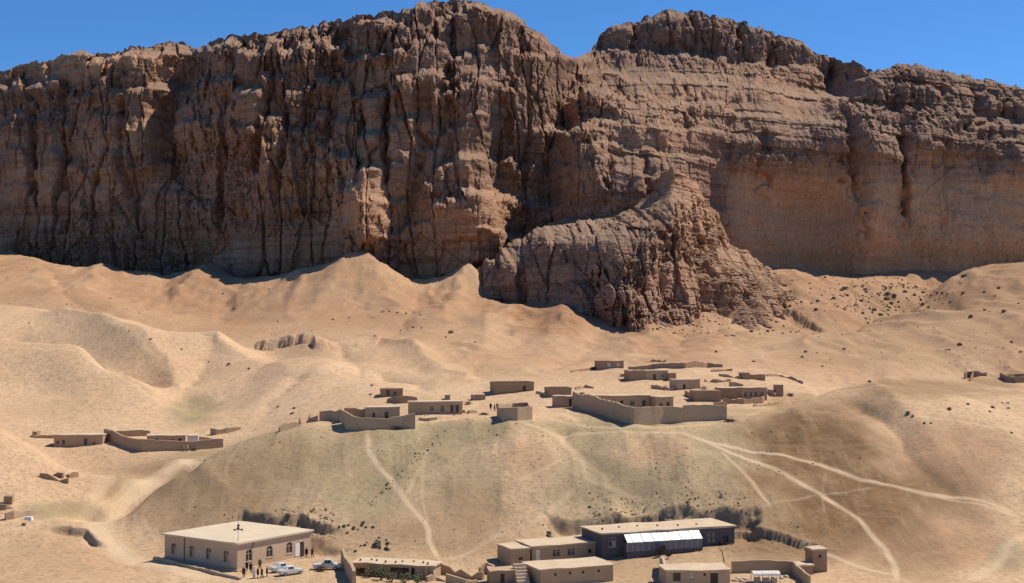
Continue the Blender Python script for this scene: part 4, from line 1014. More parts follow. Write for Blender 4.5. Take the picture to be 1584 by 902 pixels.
# long grey house with its glazed lean-to
gp = ground(1036, 851); s = gp.y / FPX
LW = (1141 - 928) * s / math.cos(math.radians(20))
lg = house('long_grey_house', 'long grey-blue house with cream roof and glazed lean-to', 'house', gp + Vector((0, 0, .1)), 20, LW, 9.0, 3.3, GREYW, ROOF,
    front=[(.075, 1.1, 1.3, 1.5, 'curtain'), (.80, 1.0, .5, 1.5, 'pane4'), (.835, 1.0, .5, 1.5, 'pane4'), (.93, .15, 1.0, 1.6, 'hole')], left=[], over=.3, rt=.25)
lx0, lx1 = -LW / 2 + .15 * LW, -LW / 2 + .715 * LW
ln = MB(); ln.box(lx0, lx1, -1.75, -1.6, -1, .35); ln.box(lx0, lx0 + .12, -1.6, -.003, -1, 1.9); ln.box(lx1 - .12, lx1, -1.6, -.003, -1, 1.9); ln.build('lean_to_base', GREYW, lg)
NP = 14; pw = (lx1 - lx0) / NP
for k in range(NP):
    a, b = lx0 + k * pw + .04, lx0 + (k + 1) * pw - .04; dz = .03 * math.sin(k * 2.7)
    m = MB(); m.quad((a, -1.85, 1.95 + dz), (b, -1.85, 1.95 + dz * .4), (b, -.33, 3.2 + dz), (a, -.33, 3.2)); m.quad((a, -1.85, 1.91 + dz), (a, -.33, 3.16), (b, -.33, 3.16 + dz), (b, -1.85, 1.91 + dz * .4)); m.build('roof_sheet', PLASTIC, lg)
    m = MB(); m.quad((a, -1.71, .36), (b, -1.71, .36), (b, -1.71, 1.85), (a, -1.71, 1.85)); m.build('pane', SHEETG, lg)
    m = MB(); m.box(a - .08, a, -1.77, -1.65, .353, 1.88); m.build('mullion', FRAME, lg)
mb = MB()
for k in range(3): mb.box(LW / 2 - 1.4 - .9 * k, LW / 2 - .9 - .9 * k, -.9, -.4, -.3, .5 + .2 * k)
mb.build('crate_stack', WOOD, lg)
mb = MB()
for k in range(6): mb.box(-LW / 2 + 1.5 + 3.6 * k, -LW / 2 + 1.75 + 3.6 * k, 3.5 + math.sin(k), 3.75 + math.sin(k), 3.5, 3.85)
mb.build('roof_vent', IRON, lg)
phouse('front_house', 'front house with pale roof, dark door and shutter at the bottom edge', 'house', 1031, 1130, 909, 884, 5.5, 6, wall=MUDP, front=[(.16, 1.1, 1.2, 1.25, 'dark'), (.40, 1.2, .7, 1.1, 'white'), (.60, 1.8, .4, .4, 'hole'), (.75, .1, 1.4, 2.2, 'door')], over=.2)
wallrun('parapet_wall', 'steep pale gable wall leaning against the left end of front house', [(1022, 878), (1026, 890), (1032, 908)], [1.9, 2.6, 2.6], mat=ROOF, th=.6, ragged=.04)
p = ground(1121, 886); mp = MB(); mp.tube((0, 0, 0), (-.35, 0, 1.9), .09, .07); mp.tube((-.35, 0, 1.9), (-.8, .1, 2.3), .07, .05)
o = mp.build('stove_pipe', IRON); o.location = p + Vector((0, .5, 1.6)); tag(o, 'bent dark stove pipe over the roof of front house', 'pipe')
wallrun('yard_wall', 'grey yard wall enclosing the canvas shelter', [(1132, 886), (1180, 886), (1226, 888), (1240, 898), (1252, 910)], 2.1, mat=MUD, ragged=.06)
# canvas shelter
sg = ground(1184, 901); sh = tag(empty('canvas_shelter', sg, math.radians(3)), 'white canvas covered shelter on posts inside the grey yard wall', 'shelter')
mb = MB(); n = 8
for k in range(n):
    a0, a1 = math.pi * k / n, math.pi * (k + 1) / n
    for x0, x1 in ((-2.2, -.7), (-.7, .8), (.8, 2.2)):
        mb.quad((x0, -1.1 * math.cos(a0), 1.3 + .55 * math.sin(a0)), (x1, -1.1 * math.cos(a0), 1.27 + .55 * math.sin(a0)), (x1, -1.1 * math.cos(a1), 1.27 + .55 * math.sin(a1)), (x0, -1.1 * math.cos(a1), 1.3 + .55 * math.sin(a1)))
mb.build('cover', CANVAS, sh)
for x in (-2.1, -.7, .8, 2.1):
    for y in (-1.05, 1.05):
        mb = MB(); mb.tube((x, y, -.3), (x, y, 1.32), .05); mb.build('post', FRAME, sh)
mb = MB(); mb.box(-1.8, -.8, -.5, .6, -.2, .8, .1); mb.box(-.5, .7, -.5, .6, -.2, .7, .12); mb.box(.9, 1.9, -.4, .6, -.2, .75, .1); mb.build('stored_bale', SACK, sh)
def sackm():
    bm = bmesh.new(); bmesh.ops.create_icosphere(bm, subdivisions=2, radius=1)
    for v_ in bm.verts:
        k = 1 + .12 * math.sin(4 * v_.co.x + 2 * v_.co.z) ; v_.co = Vector((v_.co.x * .62 * k, v_.co.y * .42 * k, max(-.15, v_.co.z) * .34 * k))
    me = bpy.data.meshes.new('sack'); bm.to_mesh(me); bm.free(); me.materials.append(SACK)
    me.polygons.foreach_set('use_smooth', [True] * len(me.polygons)); return me
SM = sackm()
for i, (px, py) in enumerate(((1136, 899), (1141, 896), (1147, 900), (1152, 897), (1209, 895), (1216, 893))):
    g = ground(px, py); o = bpy.data.objects.new('filled_sack', SM); COL.objects.link(o); o.location = g + Vector((0, 0, .05)); o.rotation_euler = (0, 0, i * 1.1)
    tag(o, 'plump pale sack lying left of the canvas shelter' if i < 4 else 'plump pale sack lying right of the canvas shelter', 'sack', 'sacks left of the shelter' if i < 4 else 'sacks right of the shelter')
phouse('tower_hut', 'narrow tall hut with one dark opening at the right end of yard', 'hut', 1257, 1280, 885, 852, 3.0, 12, wall=MUDR, front=[(.5, 2.4, .5, .5, 'hole')], over=.12)
phouse('low_house', 'low pale roofed lean-to against the narrow tall hut', 'shed', 1236, 1258, 889, 876, 3.2, 12, wall=MUDR, over=.25)
# dishes on the terrace
def dish(px, py, sc, label):
    g = ground(px, py); R = tag(empty('satellite_dish', g, math.radians(30)), label, 'satellite dish', 'dishes before the long grey house'); R.scale = (sc,) * 3
    mb = MB(); n = 14
    for r0, r1 in ((.02, .45), (.45, .8), (.8, 1.0)):
        for k in range(n):
            a0, a1 = 2 * math.pi * k / n, 2 * math.pi * (k + 1) / n
            f = lambda r, a: (r * math.cos(a), -.35 * r * r - .5 * r * math.sin(a) * .9, 1.0 + r * math.sin(a) * .8 + .2 * r * r)
            mb.quad(f(r0, a0), f(r1, a0), f(r1, a1), f(r0, a1))
    mb.build('reflector', IRON, R, True)
    mb = MB(); mb.tube((0, .1, -.5), (0, .05, 1.0), .06); mb.build('stand', IRON, R)
    mb = MB(); mb.tube((0, -.1, .6), (0, -.95, 1.25), .03); mb.build('feed_arm', IRON, R)
dish(1021, 860, 1.0, 'larger dark satellite dish before the glazed lean-to'); dish(1034, 864, .7, 'smaller dark satellite dish right of the larger dish')

# ------------------------------------------------------------------ village on the plateau
GW = 'windows'
wallrun('compound_wall', 'rounded front wall of the compound at left end of the village', [(530, 655), (536, 663), (546, 664.5), (570, 664), (600, 663.5), (642, 662)], [3.0, 3.2, 2.6, 2.5, 2.4, 3.0], ragged=.06, mat=MUD)
phouse('farmhouse', 'long pale house behind the rounded front compound wall', 'house', 565, 618, 652, 631, 5.0, 4, wall=MUDP, front=[(.25, .9, .6, 1, 'hole'), (.62, .2, .8, 1.9, 'hole')], over=.15)
wallrun('compound_wall', 'back wall running left from the rounded front compound', [(528, 654), (532, 648), (566, 647)], 2.4, ragged=.12)
phouse('tower_hut', 'thick square corner block at right end of rounded compound wall', 'hut', 624, 642, 662.5, 644, 2.6, 5, wall=MUD, roof=MUD, rt=.08, over=.02)
wallrun('ruined_wall', 'stepped ruined wall left of the rounded compound', [(494, 651), (512, 650), (528, 651)], [1.8, 2.4, 3.0], ragged=.25)
wallrun('ruined_wall', 'low dark ruined pen at left tip of the plateau village', [(464, 653), (480, 653.5), (492, 652)], [1.1, 1.5, 1.2], ragged=.25, mat=MUDR)
wallrun('ruined_wall', 'low broken wall on the slope left of the ruined pen', [(432, 668), (446, 664), (465, 659)], [.9, 1.3, .9], ragged=.3)
phouse('farmhouse', 'mud house with four windows in the middle left of the village', 'house', 634, 715, 641, 623, 5.5, 8, wall=MUD, front=[(.42, .7, .9, 1.2, 'pane4'), (.62, .5, 1.0, 1.5, 'pane4'), (.80, .4, .8, 1.7, 'hole'), (.90, .4, .8, 1.7, 'hole')], over=.15)
phouse('stone_hut', 'small dark red hut on the dune above the village', 'hut', 588, 623, 613, 602, 4.5, 5, wall=MUDR, roof=MUDR, rt=.1, over=.05, front=[(.35, .2, .8, 1.4, 'hole'), (.65, .5, .6, .7, 'hole')])
wallrun('ruined_wall', 'reddish low wall below the small dark red hut', [(599, 622), (620, 624), (645, 622)], [1.2, 1.9, 1.3], mat=MUDR, ragged=.1)
phouse('stone_hut', 'tiny dark hut right of the four windowed mud house', 'hut', 731, 751, 619, 611.5, 3.0, 10, wall=MUDR, roof=MUDR, over=.05, rt=.1)
phouse('stone_hut', 'low hut on the roof line of the four windowed house', 'hut', 688, 696, 619, 613, 2.5, 0, wall=MUDR, roof=MUDR, over=.05, rt=.1)
phouse('farmhouse', 'brown house alone on the sand behind the square enclosure', 'house', 766, 826, 607.5, 595, 6.0, 14, wall=MUDR, roof=MUD, over=.1, parapet=.5, front=[(.75, .3, .8, 1.5, 'hole')])
wallrun('enclosure_wall', 'small square roofless enclosure beside the standing people', [(770, 645), (778, 650.5), (800, 650), (822, 648.5), (817, 641), (792, 641)], 2.6, closed=True, ragged=.08, mat=MUD)
phouse('farmhouse', 'dark square house at left corner of the large compound', 'house', 849, 884, 614, 603, 5.0, 12, wall=MUDR, roof=MUD, over=.1, parapet=.4)
phouse('farmhouse', 'grey mud block joined to left end of the large compound', 'house', 860, 888, 630, 614, 4.5, 10, wall=MUD, over=.1, front=[(.8, .2, .7, 1.8, 'hole')])
CW = [(887, 631), (930, 642), (958, 652), (981, 656), (1030, 655), (1056, 653.5)]
wallrun('compound_wall', 'tall front wall of the large compound with dark shaded left side', CW, [4.0, 4.0, 3.9, 3.8, 3.7, 3.7], ragged=.07, th=.6, mat=MUD)
wallrun('compound_wall', 'pale wall joined to right end of the large compound front', [(1057, 652), (1090, 651), (1124, 649)], [3.6, 3.4, 3.2], ragged=.06, mat=MUDP)
phouse('farmhouse', 'long house with dark windows inside the large compound', 'house', 914, 1006, 633, 613, 6.0, 10, wall=MUDP, front=[(.12, .9, 1.4, 1.1, 'pane4'), (.30, 1.1, 1.3, 1.2, 'pane4'), (.52, .3, .8, 1.8, 'hole'), (.70, .9, 1.1, 1.2, 'pane4'), (.9, .3, .8, 1.8, 'hole')], over=.25)
phouse('farmhouse', 'square house wing right of the long house in the large compound', 'house', 1014, 1042, 636, 615, 5.5, 14, wall=MUDP, front=[(.3, .9, 1.0, 1.2, 'pane4'), (.7, 1.2, .8, 1.0, 'hole')], over=.2)
wallrun('compound_wall', 'back wall stub right of the house wing in the large compound', [(1046, 640), (1075, 638), (1110, 637)], 1.4, ragged=.1, mat=MUDR)
phouse('stone_hut', 'isolated dark hut with two white windows above the village', 'hut', 923, 965, 570, 559, 5.0, 4, wall=MUDR, roof=MUDR, over=.08, rt=.12, front=[(.46, .5, 1.1, 1.2, 'white'), (.80, .5, 1.1, 1.2, 'white')])
wallrun('field_wall', 'long reddish field wall right of the two windowed dark hut', [(972, 572), (1010, 571), (1060, 569.5), (1095, 568.5), (1118, 568)], [1.1, 1.4, 1.9, 1.6, .8], mat=MUDR, ragged=.12)
wallrun('field_wall', 'short low wall left of the two windowed dark hut', [(884, 576), (905, 574), (922, 571)], [.5, .8, .9], mat=MUDR, ragged=.12)
wallrun('field_wall', 'short wall end right of the long reddish field wall', [(1100, 575), (1120, 574), (1132, 574)], .7, mat=MUDR, ragged=.12)
phouse('farmhouse', 'dark red side block of the upper pale house', 'house', 973, 998, 588, 574, 5.0, 12, wall=MUDR, over=.08)
phouse('farmhouse', 'upper pale house with door below the long reddish wall', 'house', 998, 1034, 588, 574, 4.5, 14, wall=MUDP, front=[(.4, .2, .8, 1.5, 'hole'), (.75, .8, .8, 1.0, 'pane4')], over=.1)
phouse('stone_hut', 'dark small block right of the upper pale house', 'hut', 1034, 1046, 588, 578, 3.5, 10, wall=MUDR, over=.08)
phouse('farmhouse', 'small pale cube house with dark left side in upper village', 'house', 1047, 1084, 602, 588, 4.5, 22, wall=MUDP, over=.1, front=[(.3, .1, .8, 1.2, 'hole')])
phouse('farmhouse', 'dark mud house at front left of the right hand cluster', 'house', 1074, 1116, 621, 606, 5.0, 6, wall=MUDR, over=.1, rt=.3, roof=MUD)
phouse('farmhouse', 'dark long block behind the front wall of the right hand cluster', 'house', 1114, 1142, 617, 601, 5.0, 8, wall=MUDR, over=.1)
phouse('farmhouse', 'house with a row of dark windows in the right hand cluster', 'house', 1147, 1187, 617, 600.5, 5.0, 8, wall=MUD, over=.1, front=[(.15, .6, .8, 1.3, 'pane4'), (.36, .6, .8, 1.3, 'pane4'), (.57, .6, .8, 1.3, 'pane4'), (.8, .6, .8, 1.3, 'pane4')])
wallrun('compound_wall', 'dark front wall of the right hand village cluster', [(1118, 624.5), (1150, 625), (1178, 624), (1182, 620)], 1.4, mat=MUDR, ragged=.1)
wallrun('compound_wall', 'short pale stub between the cluster and the large compound', [(1104, 628), (1124, 628)], 1.0, mat=MUD)
phouse('tower_hut', 'slim ruined pillar at right end of the village', 'hut', 1200, 1212, 613, 596, 1.8, 10, wall=MUDR, roof=MUDR, over=.02, rt=.08)
phouse('farmhouse', 'low house alone behind the right hand cluster', 'house', 1148, 1160, 587, 577.5, 4.0, 5, wall=MUDR, roof=MUD, over=.08)
phouse('farmhouse', 'low dark barn joined right of the low lone house', 'barn', 1160, 1184, 588, 580.5, 4.0, 5, wall=MUDR, roof=MUD, over=.08)
wallrun('field_wall', 'thin field wall curving right from the low dark barn', [(1186, 582), (1206, 582), (1224, 586), (1242, 594)], .7, mat=MUD, ragged=.12)
for pl, hh, lb in [
    ([(1060, 611), (1068, 615), (1072, 619)], 1.3, 'short low wall left of the front dark house of the cluster'), ([(1128, 598), (1140, 597), (1150, 597)], 1.1, 'thin back wall behind the right hand cluster'),
    ([(1188, 607), (1194, 611), (1200, 614)], 1.2, 'broken wall between the cluster and the slim pillar'), ([(1008, 600), (1024, 603), (1042, 604)], .9, 'low wall below the upper pale house'),
    ([(1090, 590), (1110, 592), (1130, 590)], .7, 'low curved wall before the lone low house'), ([(1112, 582), (1130, 584), (1146, 586)], .8, 'low wall left of the lone low house'),
    ([(648, 650), (664, 651), (676, 649)], .6, 'low kerb wall right of the rounded compound'), ([(830, 608), (840, 611), (848, 614)], .7, 'low wall joining the dark square house from the left'),
    ([(890, 603), (905, 600), (918, 601)], .8, 'low wall above the left end of the large compound'), ([(716, 638), (726, 640), (738, 639)], .7, 'stub wall right of the four windowed house'),
    ([(1166, 629), (1186, 628), (1204, 624)], .6, 'low crumbled wall in front of the right hand cluster'), ([(1000, 560), (1016, 559.5), (1030, 560)], .8, 'isolated stub wall above the long reddish wall')]:
    wallrun('ruined_wall', lb, pl, hh, mat=MUD, ragged=.22)
# far right ruins
wallrun('ruined_wall', 'dark ruined house on the far right slope', [(1492, 586), (1496, 584), (1512, 582.5), (1526, 582)], [2.2, 2.2, 2.0, 1.2], mat=MUDR, ragged=.15)
wallrun('ruined_wall', 'short dark wall running downhill from the far right ruin', [(1506, 583), (1500, 590)], [1.8, 1.0], mat=MUDR, ragged=.1)
wallrun('ruined_wall', 'curved ruined wall at the far right edge', [(1547, 584), (1558, 590), (1572, 592), (1590, 592)], [1.6, 1.9, 1.9, 1.9], mat=MUDR, ragged=.1)
wallrun('ruined_wall', 'back wall of the ruin at the far right edge', [(1550, 582.5), (1570, 582), (1590, 582)], .9, mat=MUDR, ragged=.1)
# lone compound on the left
wallrun('compound_wall', 'low walled lone compound in the left valley, dark left side', [(162, 679), (185, 688), (221, 698), (260, 697), (300, 696), (345, 692)], [2.6, 2.6, 2.6, 2.4, 2.3, 2.0], mat=MUD, ragged=.05)
wallrun('compound_wall', 'back wall of the lone left compound', [(164, 678), (200, 675), (232, 674)], 1.5, mat=MUD, ragged=.08)
phouse('farmhouse', 'pale house inside the lone left compound', 'house', 228, 252, 690, 675, 5.0, 14, wall=MUDP, front=[(.6, .2, .8, 1.6, 'hole')], over=.12)
phouse('farmhouse', 'house with dark window right of the pale house in left compound', 'house', 254, 286, 690, 675, 5.0, 14, wall=MUD, front=[(.4, .8, .8, 1.0, 'pane4'), (.75, .2, .8, 1.6, 'hole')], over=.12)
phouse('farmhouse', 'white washed cube house inside the lone left compound', 'house', 290, 306, 689, 675, 4.0, 10, wall=plain('whitewash', (.72, .68, .64), (.62, .57, .52), 1.0), over=.1)
wallrun('compound_wall', 'tapering dark wall right of the white washed cube house', [(308, 686), (325, 685), (343, 684)], [1.9, 1.2, .6], mat=MUD, ragged=.05)
phouse('farmhouse', 'long low pale house left of the lone compound', 'house', 84, 158, 690, 674, 4.5, 3, wall=MUDP, front=[(.08, .5, .5, .8, 'hole'), (.2, .4, .6, 1.1, 'hole'), (.65, .2, .8, 1.6, 'hole'), (.82, .2, .6, .7, 'hole')], over=.15)
wallrun('field_wall', 'low wall behind the long low pale house', [(50, 677), (90, 678), (130, 677), (150, 675)], .7, mat=MUDP, ragged=.08)
phouse('stone_hut', 'tiny dark hut left end of the low valley wall', 'hut', 50, 57, 676, 669, 2.5, 0, wall=MUDR, roof=MUDR, over=.05, rt=.1)
wallrun('ruined_wall', 'ruined walls on the rise right of the lone compound', [(326, 672), (334, 672.5), (350, 670), (372, 664)], [1.6, 1.4, 1.1, .8], mat=MUD, ragged=.25)
# ruins lower left
for i, (pl, hh, lb) in enumerate([([(62, 737), (74, 741), (92, 744), (106, 748)], .9, 'dark sunken ruin wall on the bare slope at left'), ([(76, 733), (90, 736), (98, 740)], .7, 'inner ruin wall behind the sunken ruin'), ([(100, 733), (108, 739), (120, 737)], .9, 'bent ruin wall right of the sunken ruin')]):
    wallrun('ruined_wall', lb, pl, hh, mat=MUDR, ragged=.3, th=.7)
phouse('stone_hut', 'dark square chimney block above the left edge ruins', 'hut', 6, 18, 780, 768, 1.6, 8, wall=MUDR, roof=MUDR, over=.02, rt=.06)
wallrun('ruined_wall', 'dark collapsed wall at the left edge below the square block', [(-8, 790), (8, 788), (20, 786), (32, 784)], [1.6, 1.1, 1.3, .6], mat=MUDR, ragged=.35, th=.8)
wallrun('ruined_wall', 'long collapsed mud wall sloping down at the left edge', [(8, 804), (20, 802), (36, 798), (54, 795)], [.9, 1.2, 1.0, .4], mat=MUD, ragged=.2, th=.9)
wallrun('ruined_wall', 'small dark wall stub near the white tarpaulin', [(34, 812), (40, 813)], .6, mat=MUDR, ragged=.2)
g = ground(47, 804); mb = MB(); mb.box(-1.1, .5, -.6, .6, -.3, .55, .25); o = mb.build('tarpaulin_bundle', WHITE); o.location = g; tag(o, 'white tarpaulin bundle at foot of the collapsed left wall', 'bundle')

# ------------------------------------------------------------------ small clutter about the village
BRUSH = plain('brushwood', (0.20, 0.14, 0.08), (0.11, 0.075, 0.045), 2.0)
def brush(px, py, r, h_, label, up=0.0, yo=0.0):
    g = ground(px, py) + Vector((0, yo, up)); rnd = random.Random(int(px * 3 + py)); mb = MB()
    for k in range(60):
        a = rnd.uniform(0, 6.28); d = Vector((math.cos(a), math.sin(a) * .6, rnd.uniform(-.15, .35))).normalized(); c = Vector((rnd.gauss(0, r * .3), rnd.gauss(0, r * .2), h_ * rnd.random() ** 1.5))
        mb.tube(c - d * r * rnd.uniform(.3, .7), c + d * r * rnd.uniform(.3, .7), .035, .02, 4)
    o = mb.build('brushwood_pile', BRUSH); o.location = g; tag(o, label, 'brushwood', 'brushwood piles in the village')
brush(1088, 604, 1.6, 1.1, 'brushwood heap behind the front dark house of the cluster')
brush(900, 612, 1.3, .8, 'brushwood heap beside the dark square house at the compound corner')
brush(850, 612, 1.2, .7, 'small brushwood heap left of the dark square house')
brush(612, 664, 1.5, .7, 'brushwood heap at the foot of the rounded front compound wall')
brush(724, 626, 1.0, .8, 'brushwood heap right of the four windowed mud house')
brush(748, 642, 1.3, .5, 'flat brushwood heap left of the small square enclosure')
brush(1222, 612, 1.2, .6, 'brushwood heap right of the slim ruined pillar')
brush(1128, 652, 1.6, .5, 'brushwood heap at right end of the pale compound wall')
brush(964, 582, 1.3, .7, 'brushwood heap left of the dark red side block')
brush(300, 697, .9, .5, 'brushwood heap before the right part of the lone compound')
brush(496, 884, 1.0, .9, 'brushwood heap beside the white pickup')
# ------------------------------------------------------------------ plants
LEAF = plain('dusty_leaf', (0.15, 0.145, 0.075), (0.09, 0.092, 0.045), 1.5, bmp=0); BARK = plain('bark', (0.12, 0.085, 0.06), None, 3)
def shrub(px, py, r, hgt, label, n=420):
    g = ground(px, py); R = tag(empty('courtyard_shrub', g), label, 'shrub', 'shrubs in the green courtyard'); rnd = random.Random(int(px * 7))
    mb = MB()
    cl = [Vector((rnd.gauss(0, r * .45), rnd.gauss(0, r * .45), hgt * rnd.uniform(.45, .95))) for _ in range(9)]
    for c in cl: mb.tube((0, 0, -.2), c, .05, .015, 5)
    mb.build('trunk', BARK, R); lb = MB()
    for k in range(n):
        c = rnd.choice(cl) + Vector((rnd.gauss(0, r * .22), rnd.gauss(0, r * .22), rnd.gauss(0, hgt * .13)))
        c.z = max(.05, c.z); d = Vector((rnd.uniform(-1, 1), rnd.uniform(-1, 1), rnd.uniform(-.4, .8))).normalized(); e = d.orthogonal().normalized(); s_ = rnd.uniform(.08, .2)
        lb.quad(c - d * s_, c + e * s_ * .5, c + d * s_, c - e * s_ * .5)
    lb.build('crown', LEAF, R)
for i, (px, py, r, h_, lb) in enumerate([(572, 893, 1.0, 1.5, 'bushy dark shrub at left of the green courtyard before the shed'), (590, 897, 1.2, 1.9, 'tallest leafy shrub near the middle of the shed front'), (606, 900, 1.1, 1.5, 'leafy shrub right of the tallest courtyard shrub'),
                       (624, 902, 1.3, 1.5, 'wide low shrub before the dark shed opening'), (645, 904, .8, 1.3, 'small shrub near the pale shed post'), (553, 888, .7, .9, 'small round shrub in the corner by the courtyard wall')]):
    shrub(px, py, r, h_, lb)

# ------------------------------------------------------------------ boulders, rubble and dry tufts
ROCKM = plain('boulder_rock', (0.22, 0.15, 0.11), (0.13, 0.088, 0.065), 0.6, bmp=0.8)
def boulder_mesh(seed):
    bm = bmesh.new(); bmesh.ops.create_icosphere(bm, subdivisions=2, radius=1); rnd = random.Random(seed)
    pl = [(Vector((rnd.gauss(0, 1), rnd.gauss(0, 1), rnd.gauss(0, 1))).normalized(), rnd.uniform(.55, .9)) for _ in range(9)]
    for v_ in bm.verts:
        for n_, d in pl:
            k = v_.co.dot(n_)
            if k > d: v_.co -= n_ * (k - d)
        v_.co *= 1 + rnd.uniform(-.05, .05)
        v_.co.z *= .75
    me = bpy.data.meshes.new('boulder'); bm.to_mesh(me); bm.free(); me.materials.append(ROCKM); return me
BM = [boulder_mesh(k) for k in range(5)]
def boulder(px, py, r, label, group):
    r *= .72
    g = ground(px, py); o = bpy.data.objects.new('boulder', random.choice(BM)); COL.objects.link(o)
    o.location = g + Vector((0, 0, r * .2)); o.rotation_euler = (random.uniform(-.3, .3), random.uniform(-.3, .3), random.uniform(0, 6.28)); o.scale = (r, r * random.uniform(.75, 1.1), r * random.uniform(.8, 1.2))
    tag(o, label, 'boulder', group)
b = boulder
b(698, 515, 1.9, 'largest lone dark boulder on the sand apron mid picture', None) if False else None
o_ = boulder(698, 515, 1.9, 'largest lone dark boulder on the sand apron left of the outcrop foot', 'boulders on the central apron')
for px, py, r in [(592, 483, 1.0), (602, 482, .8), (615, 484, .9), (628, 486, 1.0), (641, 484, .8), (650, 488, .9), (575, 492, .7), (540, 492, .7), (620, 512, .8), (639, 507, .9), (652, 508, .7), (735, 530, .7), (690, 522, .8), (580, 520, .7)]:
    boulder(px, py, r, 'small dark stone in the scatter on the apron below the cliff', 'stones on the central apron')
for px, py, r in [(1302, 450, 2.0), (1310, 446, 1.6), (1335, 443, 1.8), (1340, 452, 1.5), (1358, 455, 1.3), (1372, 463, 2.6), (1384, 458, 2.4), (1379, 470, 2.0), (1352, 480, 2.2), (1345, 478, 1.4), (1362, 487, 1.8), (1335, 485, 1.5), (1400, 452, 1.8), (1415, 457, 1.5), (1262, 480, 1.8), (1240, 468, 1.6), (1290, 462, 1.8), (1310, 458, 1.6), (1222, 452, 1.5), (1370, 447, 1.3), (1450, 454, 1.5), (1440, 458, 1.3)]:
    boulder(px, py, r, {(1372, 463): 'largest dark boulder amid the rocky gully at the right cliff foot', (1384, 458): 'second large dark boulder just right of the largest gully boulder', (1352, 480): 'dark boulder at the lower mouth of the rocky gully'}.get((px, py), 'dark boulder in the rocky gully at the cliff foot, right of the outcrop'), 'boulders in the right gully')
for px, py, r in [(1428, 473, 2.4), (1492, 428, 2.6), (1490, 454, 1.6), (1523, 452, 1.2), (1545, 446, 1.3), (1502, 491, 1.6), (1553, 483, 1.9), (1523, 480, 1.2), (1470, 467, 1.1), (1565, 530, 1.3), (1485, 534, 1.4), (1468, 542, .9), (1306, 540, .9), (1247, 545, 1.2), (1241, 553, .9), (1272, 567, .7), (1345, 591, .8), (1166, 560, .9), (1108, 545, .9), (1088, 490, .8), (1155, 491, .9), (1135, 500, .7), (1540, 458, .9), (1575, 470, .9)]:
    boulder(px, py, r, {(1428, 473): 'large dark rock on the slope just right of the gully mouth', (1492, 428): 'largest dark rock under the cliff wall near the right edge', (1553, 483): 'large dark rock on open slope near the right picture edge', (1247, 545): 'dark rock low on the slope above the barn field wall'}.get((px, py), 'dark rock lying singly on the open right hillside'), 'rocks on the right hillside')
for px, py, r in [(1468, 634, .8), (1497, 626, .6), (1551, 624, .6), (1559, 624, .6), (1560, 632, .7), (1536, 631, .9), (1531, 637, .5), (1430, 655, .5), (1565, 670, .5), (1405, 640, .9), (1412, 644, .6), (1440, 655, .5)]:
    boulder(px, py, r, 'small dark stone on the crest of the right hill', 'stones on the right hill crest')
for px, py, r in [(233, 525, .8), (354, 564, 1.0), (385, 571, .8), (281, 541, .6), (323, 560, .6), (362, 478, 1.2), (345, 455, .9), (515, 495, .9), (411, 540, .6), (415, 542, .6), (405, 537, .6), (430, 498, .7), (482, 512, .6), (45, 500, .6), (200, 512, .5), (455, 632, .7), (430, 630, .6), (452, 640, .8), (575, 597, .7), (573, 611, .6)]:
    boulder(px, py, r, 'small dark stone on the smooth dunes at left', 'stones on the left dunes')

def scatter(name, label, cat, n, area, size, mat, seed, tall=.8):
    """many loose pieces no one could count, as one mesh"""
    rnd = np.random.RandomState(seed); xs = []; ys = []
    while len(xs) < n:
        x, y = area(rnd)
        if x is not None: xs.append(x); ys.append(y)
    xs = np.array(xs); ys = np.array(ys); zs = H(xs, ys); V = []; Fc = []
    for x, y, z in zip(xs, ys, zs):
        r = size * rnd.lognormal(0, .45); i = len(V); k = 5; a0 = rnd.rand() * 6.28
        for j in range(k):
            a = a0 + j * 6.283 / k; q = r * rnd.uniform(.7, 1.2); V.append((x + q * math.cos(a), y + q * math.sin(a), z - .1 * r))
        for j in range(k):
            a = a0 + .4 + j * 6.283 / k; q = r * rnd.uniform(.45, .8); V.append((x + q * math.cos(a), y + q * math.sin(a), z + tall * r * rnd.uniform(.5, 1.0)))
        Fc += [(i + j, i + (j + 1) % k, i + k + (j + 1) % k, i + k + j) for j in range(k)] + [tuple(i + k + j for j in range(k))]
    o = mesh_obj(name, V, Fc, mat); tag(o, label, cat, kind='stuff'); return o
TUFT = plain('dry_tuft', (0.22, 0.18, 0.10), (0.15, 0.12, 0.07), 1.0, bmp=0)
def a_mound(r):
    px = r.uniform(300, 1330); y = r.uniform(228, 296); x = (px - CX) / FPX * y
    return (x, y) if fbm(np.array([x / 9]), np.array([y / 9]), 400, 2)[0] > r.uniform(-.35, .75) else (None, None)
scatter('dry_tufts', 'sparse dry thorn tufts dotted over the mound slope', 'scrub', 1200, a_mound, .09, TUFT, 3, 1.0)
def a_line(r):
    t = r.rand(); a, c = P2(690, 672, 287), P2(565, 790, 248)
    return a[0] + (c[0] - a[0]) * t + r.normal(0, .5), a[1] + (c[1] - a[1]) * t + r.normal(0, .6)
scatter('bush_row', 'line of small dark bushes running diagonally down the mound', 'scrub', 70, a_line, .14, plain('dark_bush', (0.13, 0.12, 0.07), None, 1, bmp=0), 4, 1.0)
def a_cl(px, py, sx, sy):
    c = ground(px, py)
    return lambda r: (c.x + r.normal(0, sx), c.y + r.normal(0, sy))
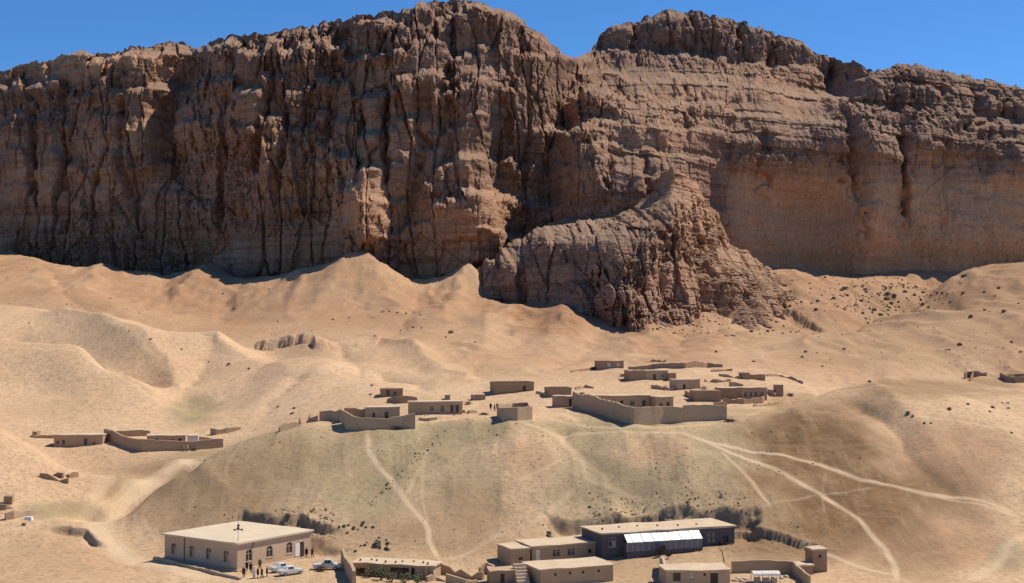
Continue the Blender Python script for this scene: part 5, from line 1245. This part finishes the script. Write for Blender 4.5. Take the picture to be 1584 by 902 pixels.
for i, (q, n_, sz, lb) in enumerate([((580, 845, 1.6, 1.4), 20, .34, 'cluster of dark bushes on the slope just above the shed'), ((548, 815, 2.0, .8), 12, .3, 'few dark bushes above the dug hollow by the hall'), ((860, 838, 1.5, .8), 10, .35, 'few bushes behind the roof of the windowed mud house')]):
    scatter('bush_patch', lb, 'scrub', n_, a_cl(*q), sz, MATS['dark_bush'], 10 + i, 1.0)
def a_foot(r):
    px = r.uniform(1010, 1240); a = ground(px, 478 - abs(px - 1080) * .12 + r.uniform(-6, 22)) if False else None
    y = r.uniform(540, 700); x = (px - CX) / FPX * y; return (x, y)
scatter('rubble', 'loose rubble spread over the slope right of the rock outcrop', 'rubble', 500, a_foot, .4, ROCKM, 5)
def a_gully(r):
    px = r.normal(1370, 55); y = r.normal(665, 35); return ((px - CX) / FPX * y, y) if y < 735 else (None, None)
scatter('rubble', 'broken stones filling the gully at the right cliff foot', 'rubble', 420, a_gully, .5, ROCKM, 6)
def a_hill(r):
    px = r.uniform(1230, 1584); y = r.uniform(430, 690); return (px - CX) / FPX * y, y
scatter('gravel', 'gravel peppered over the right hillside', 'gravel', 300, a_hill, .22, ROCKM, 7)
def a_ap(r):
    px = r.uniform(0, 1000); y = r.uniform(500, 690); x = (px - CX) / FPX * y
    return (x, y) if fbm(np.array([x / 25]), np.array([y / 25]), 410, 2)[0] > r.uniform(0.0, .8) else (None, None)
scatter('gravel', 'gravel specks over the sand apron under the cliff', 'gravel', 300, a_ap, .22, ROCKM, 8)
def a_cut(r):
    k = r.randint(2)
    if k: px = r.uniform(350, 520); y = r.uniform(232, 243)
    else: px = r.uniform(910, 1160); y = r.uniform(242, 251)
    return (px - CX) / FPX * y, y
scatter('earth_clods', 'loose clods on the dug banks behind the hall and grey house', 'earth', 500, a_cut, .15, plain('clod', (0.36, 0.25, 0.155), (0.26, 0.175, 0.105), 1.0), 9)

def a_scree(r):
    px = r.uniform(0, 740) if r.rand() < .45 else r.uniform(735, 1010)
    D = float(dshift(np.array(px), np.array(694.0))) if px < 740 else 694 - (px - 735) * .52
    y = D - abs(r.normal(0, 9)) - 1; return (px - CX) / FPX * y, y
scatter('scree', 'fallen stones strewn along the foot of the cliff and outcrop', 'scree', 420, a_scree, .5, ROCKM, 12)
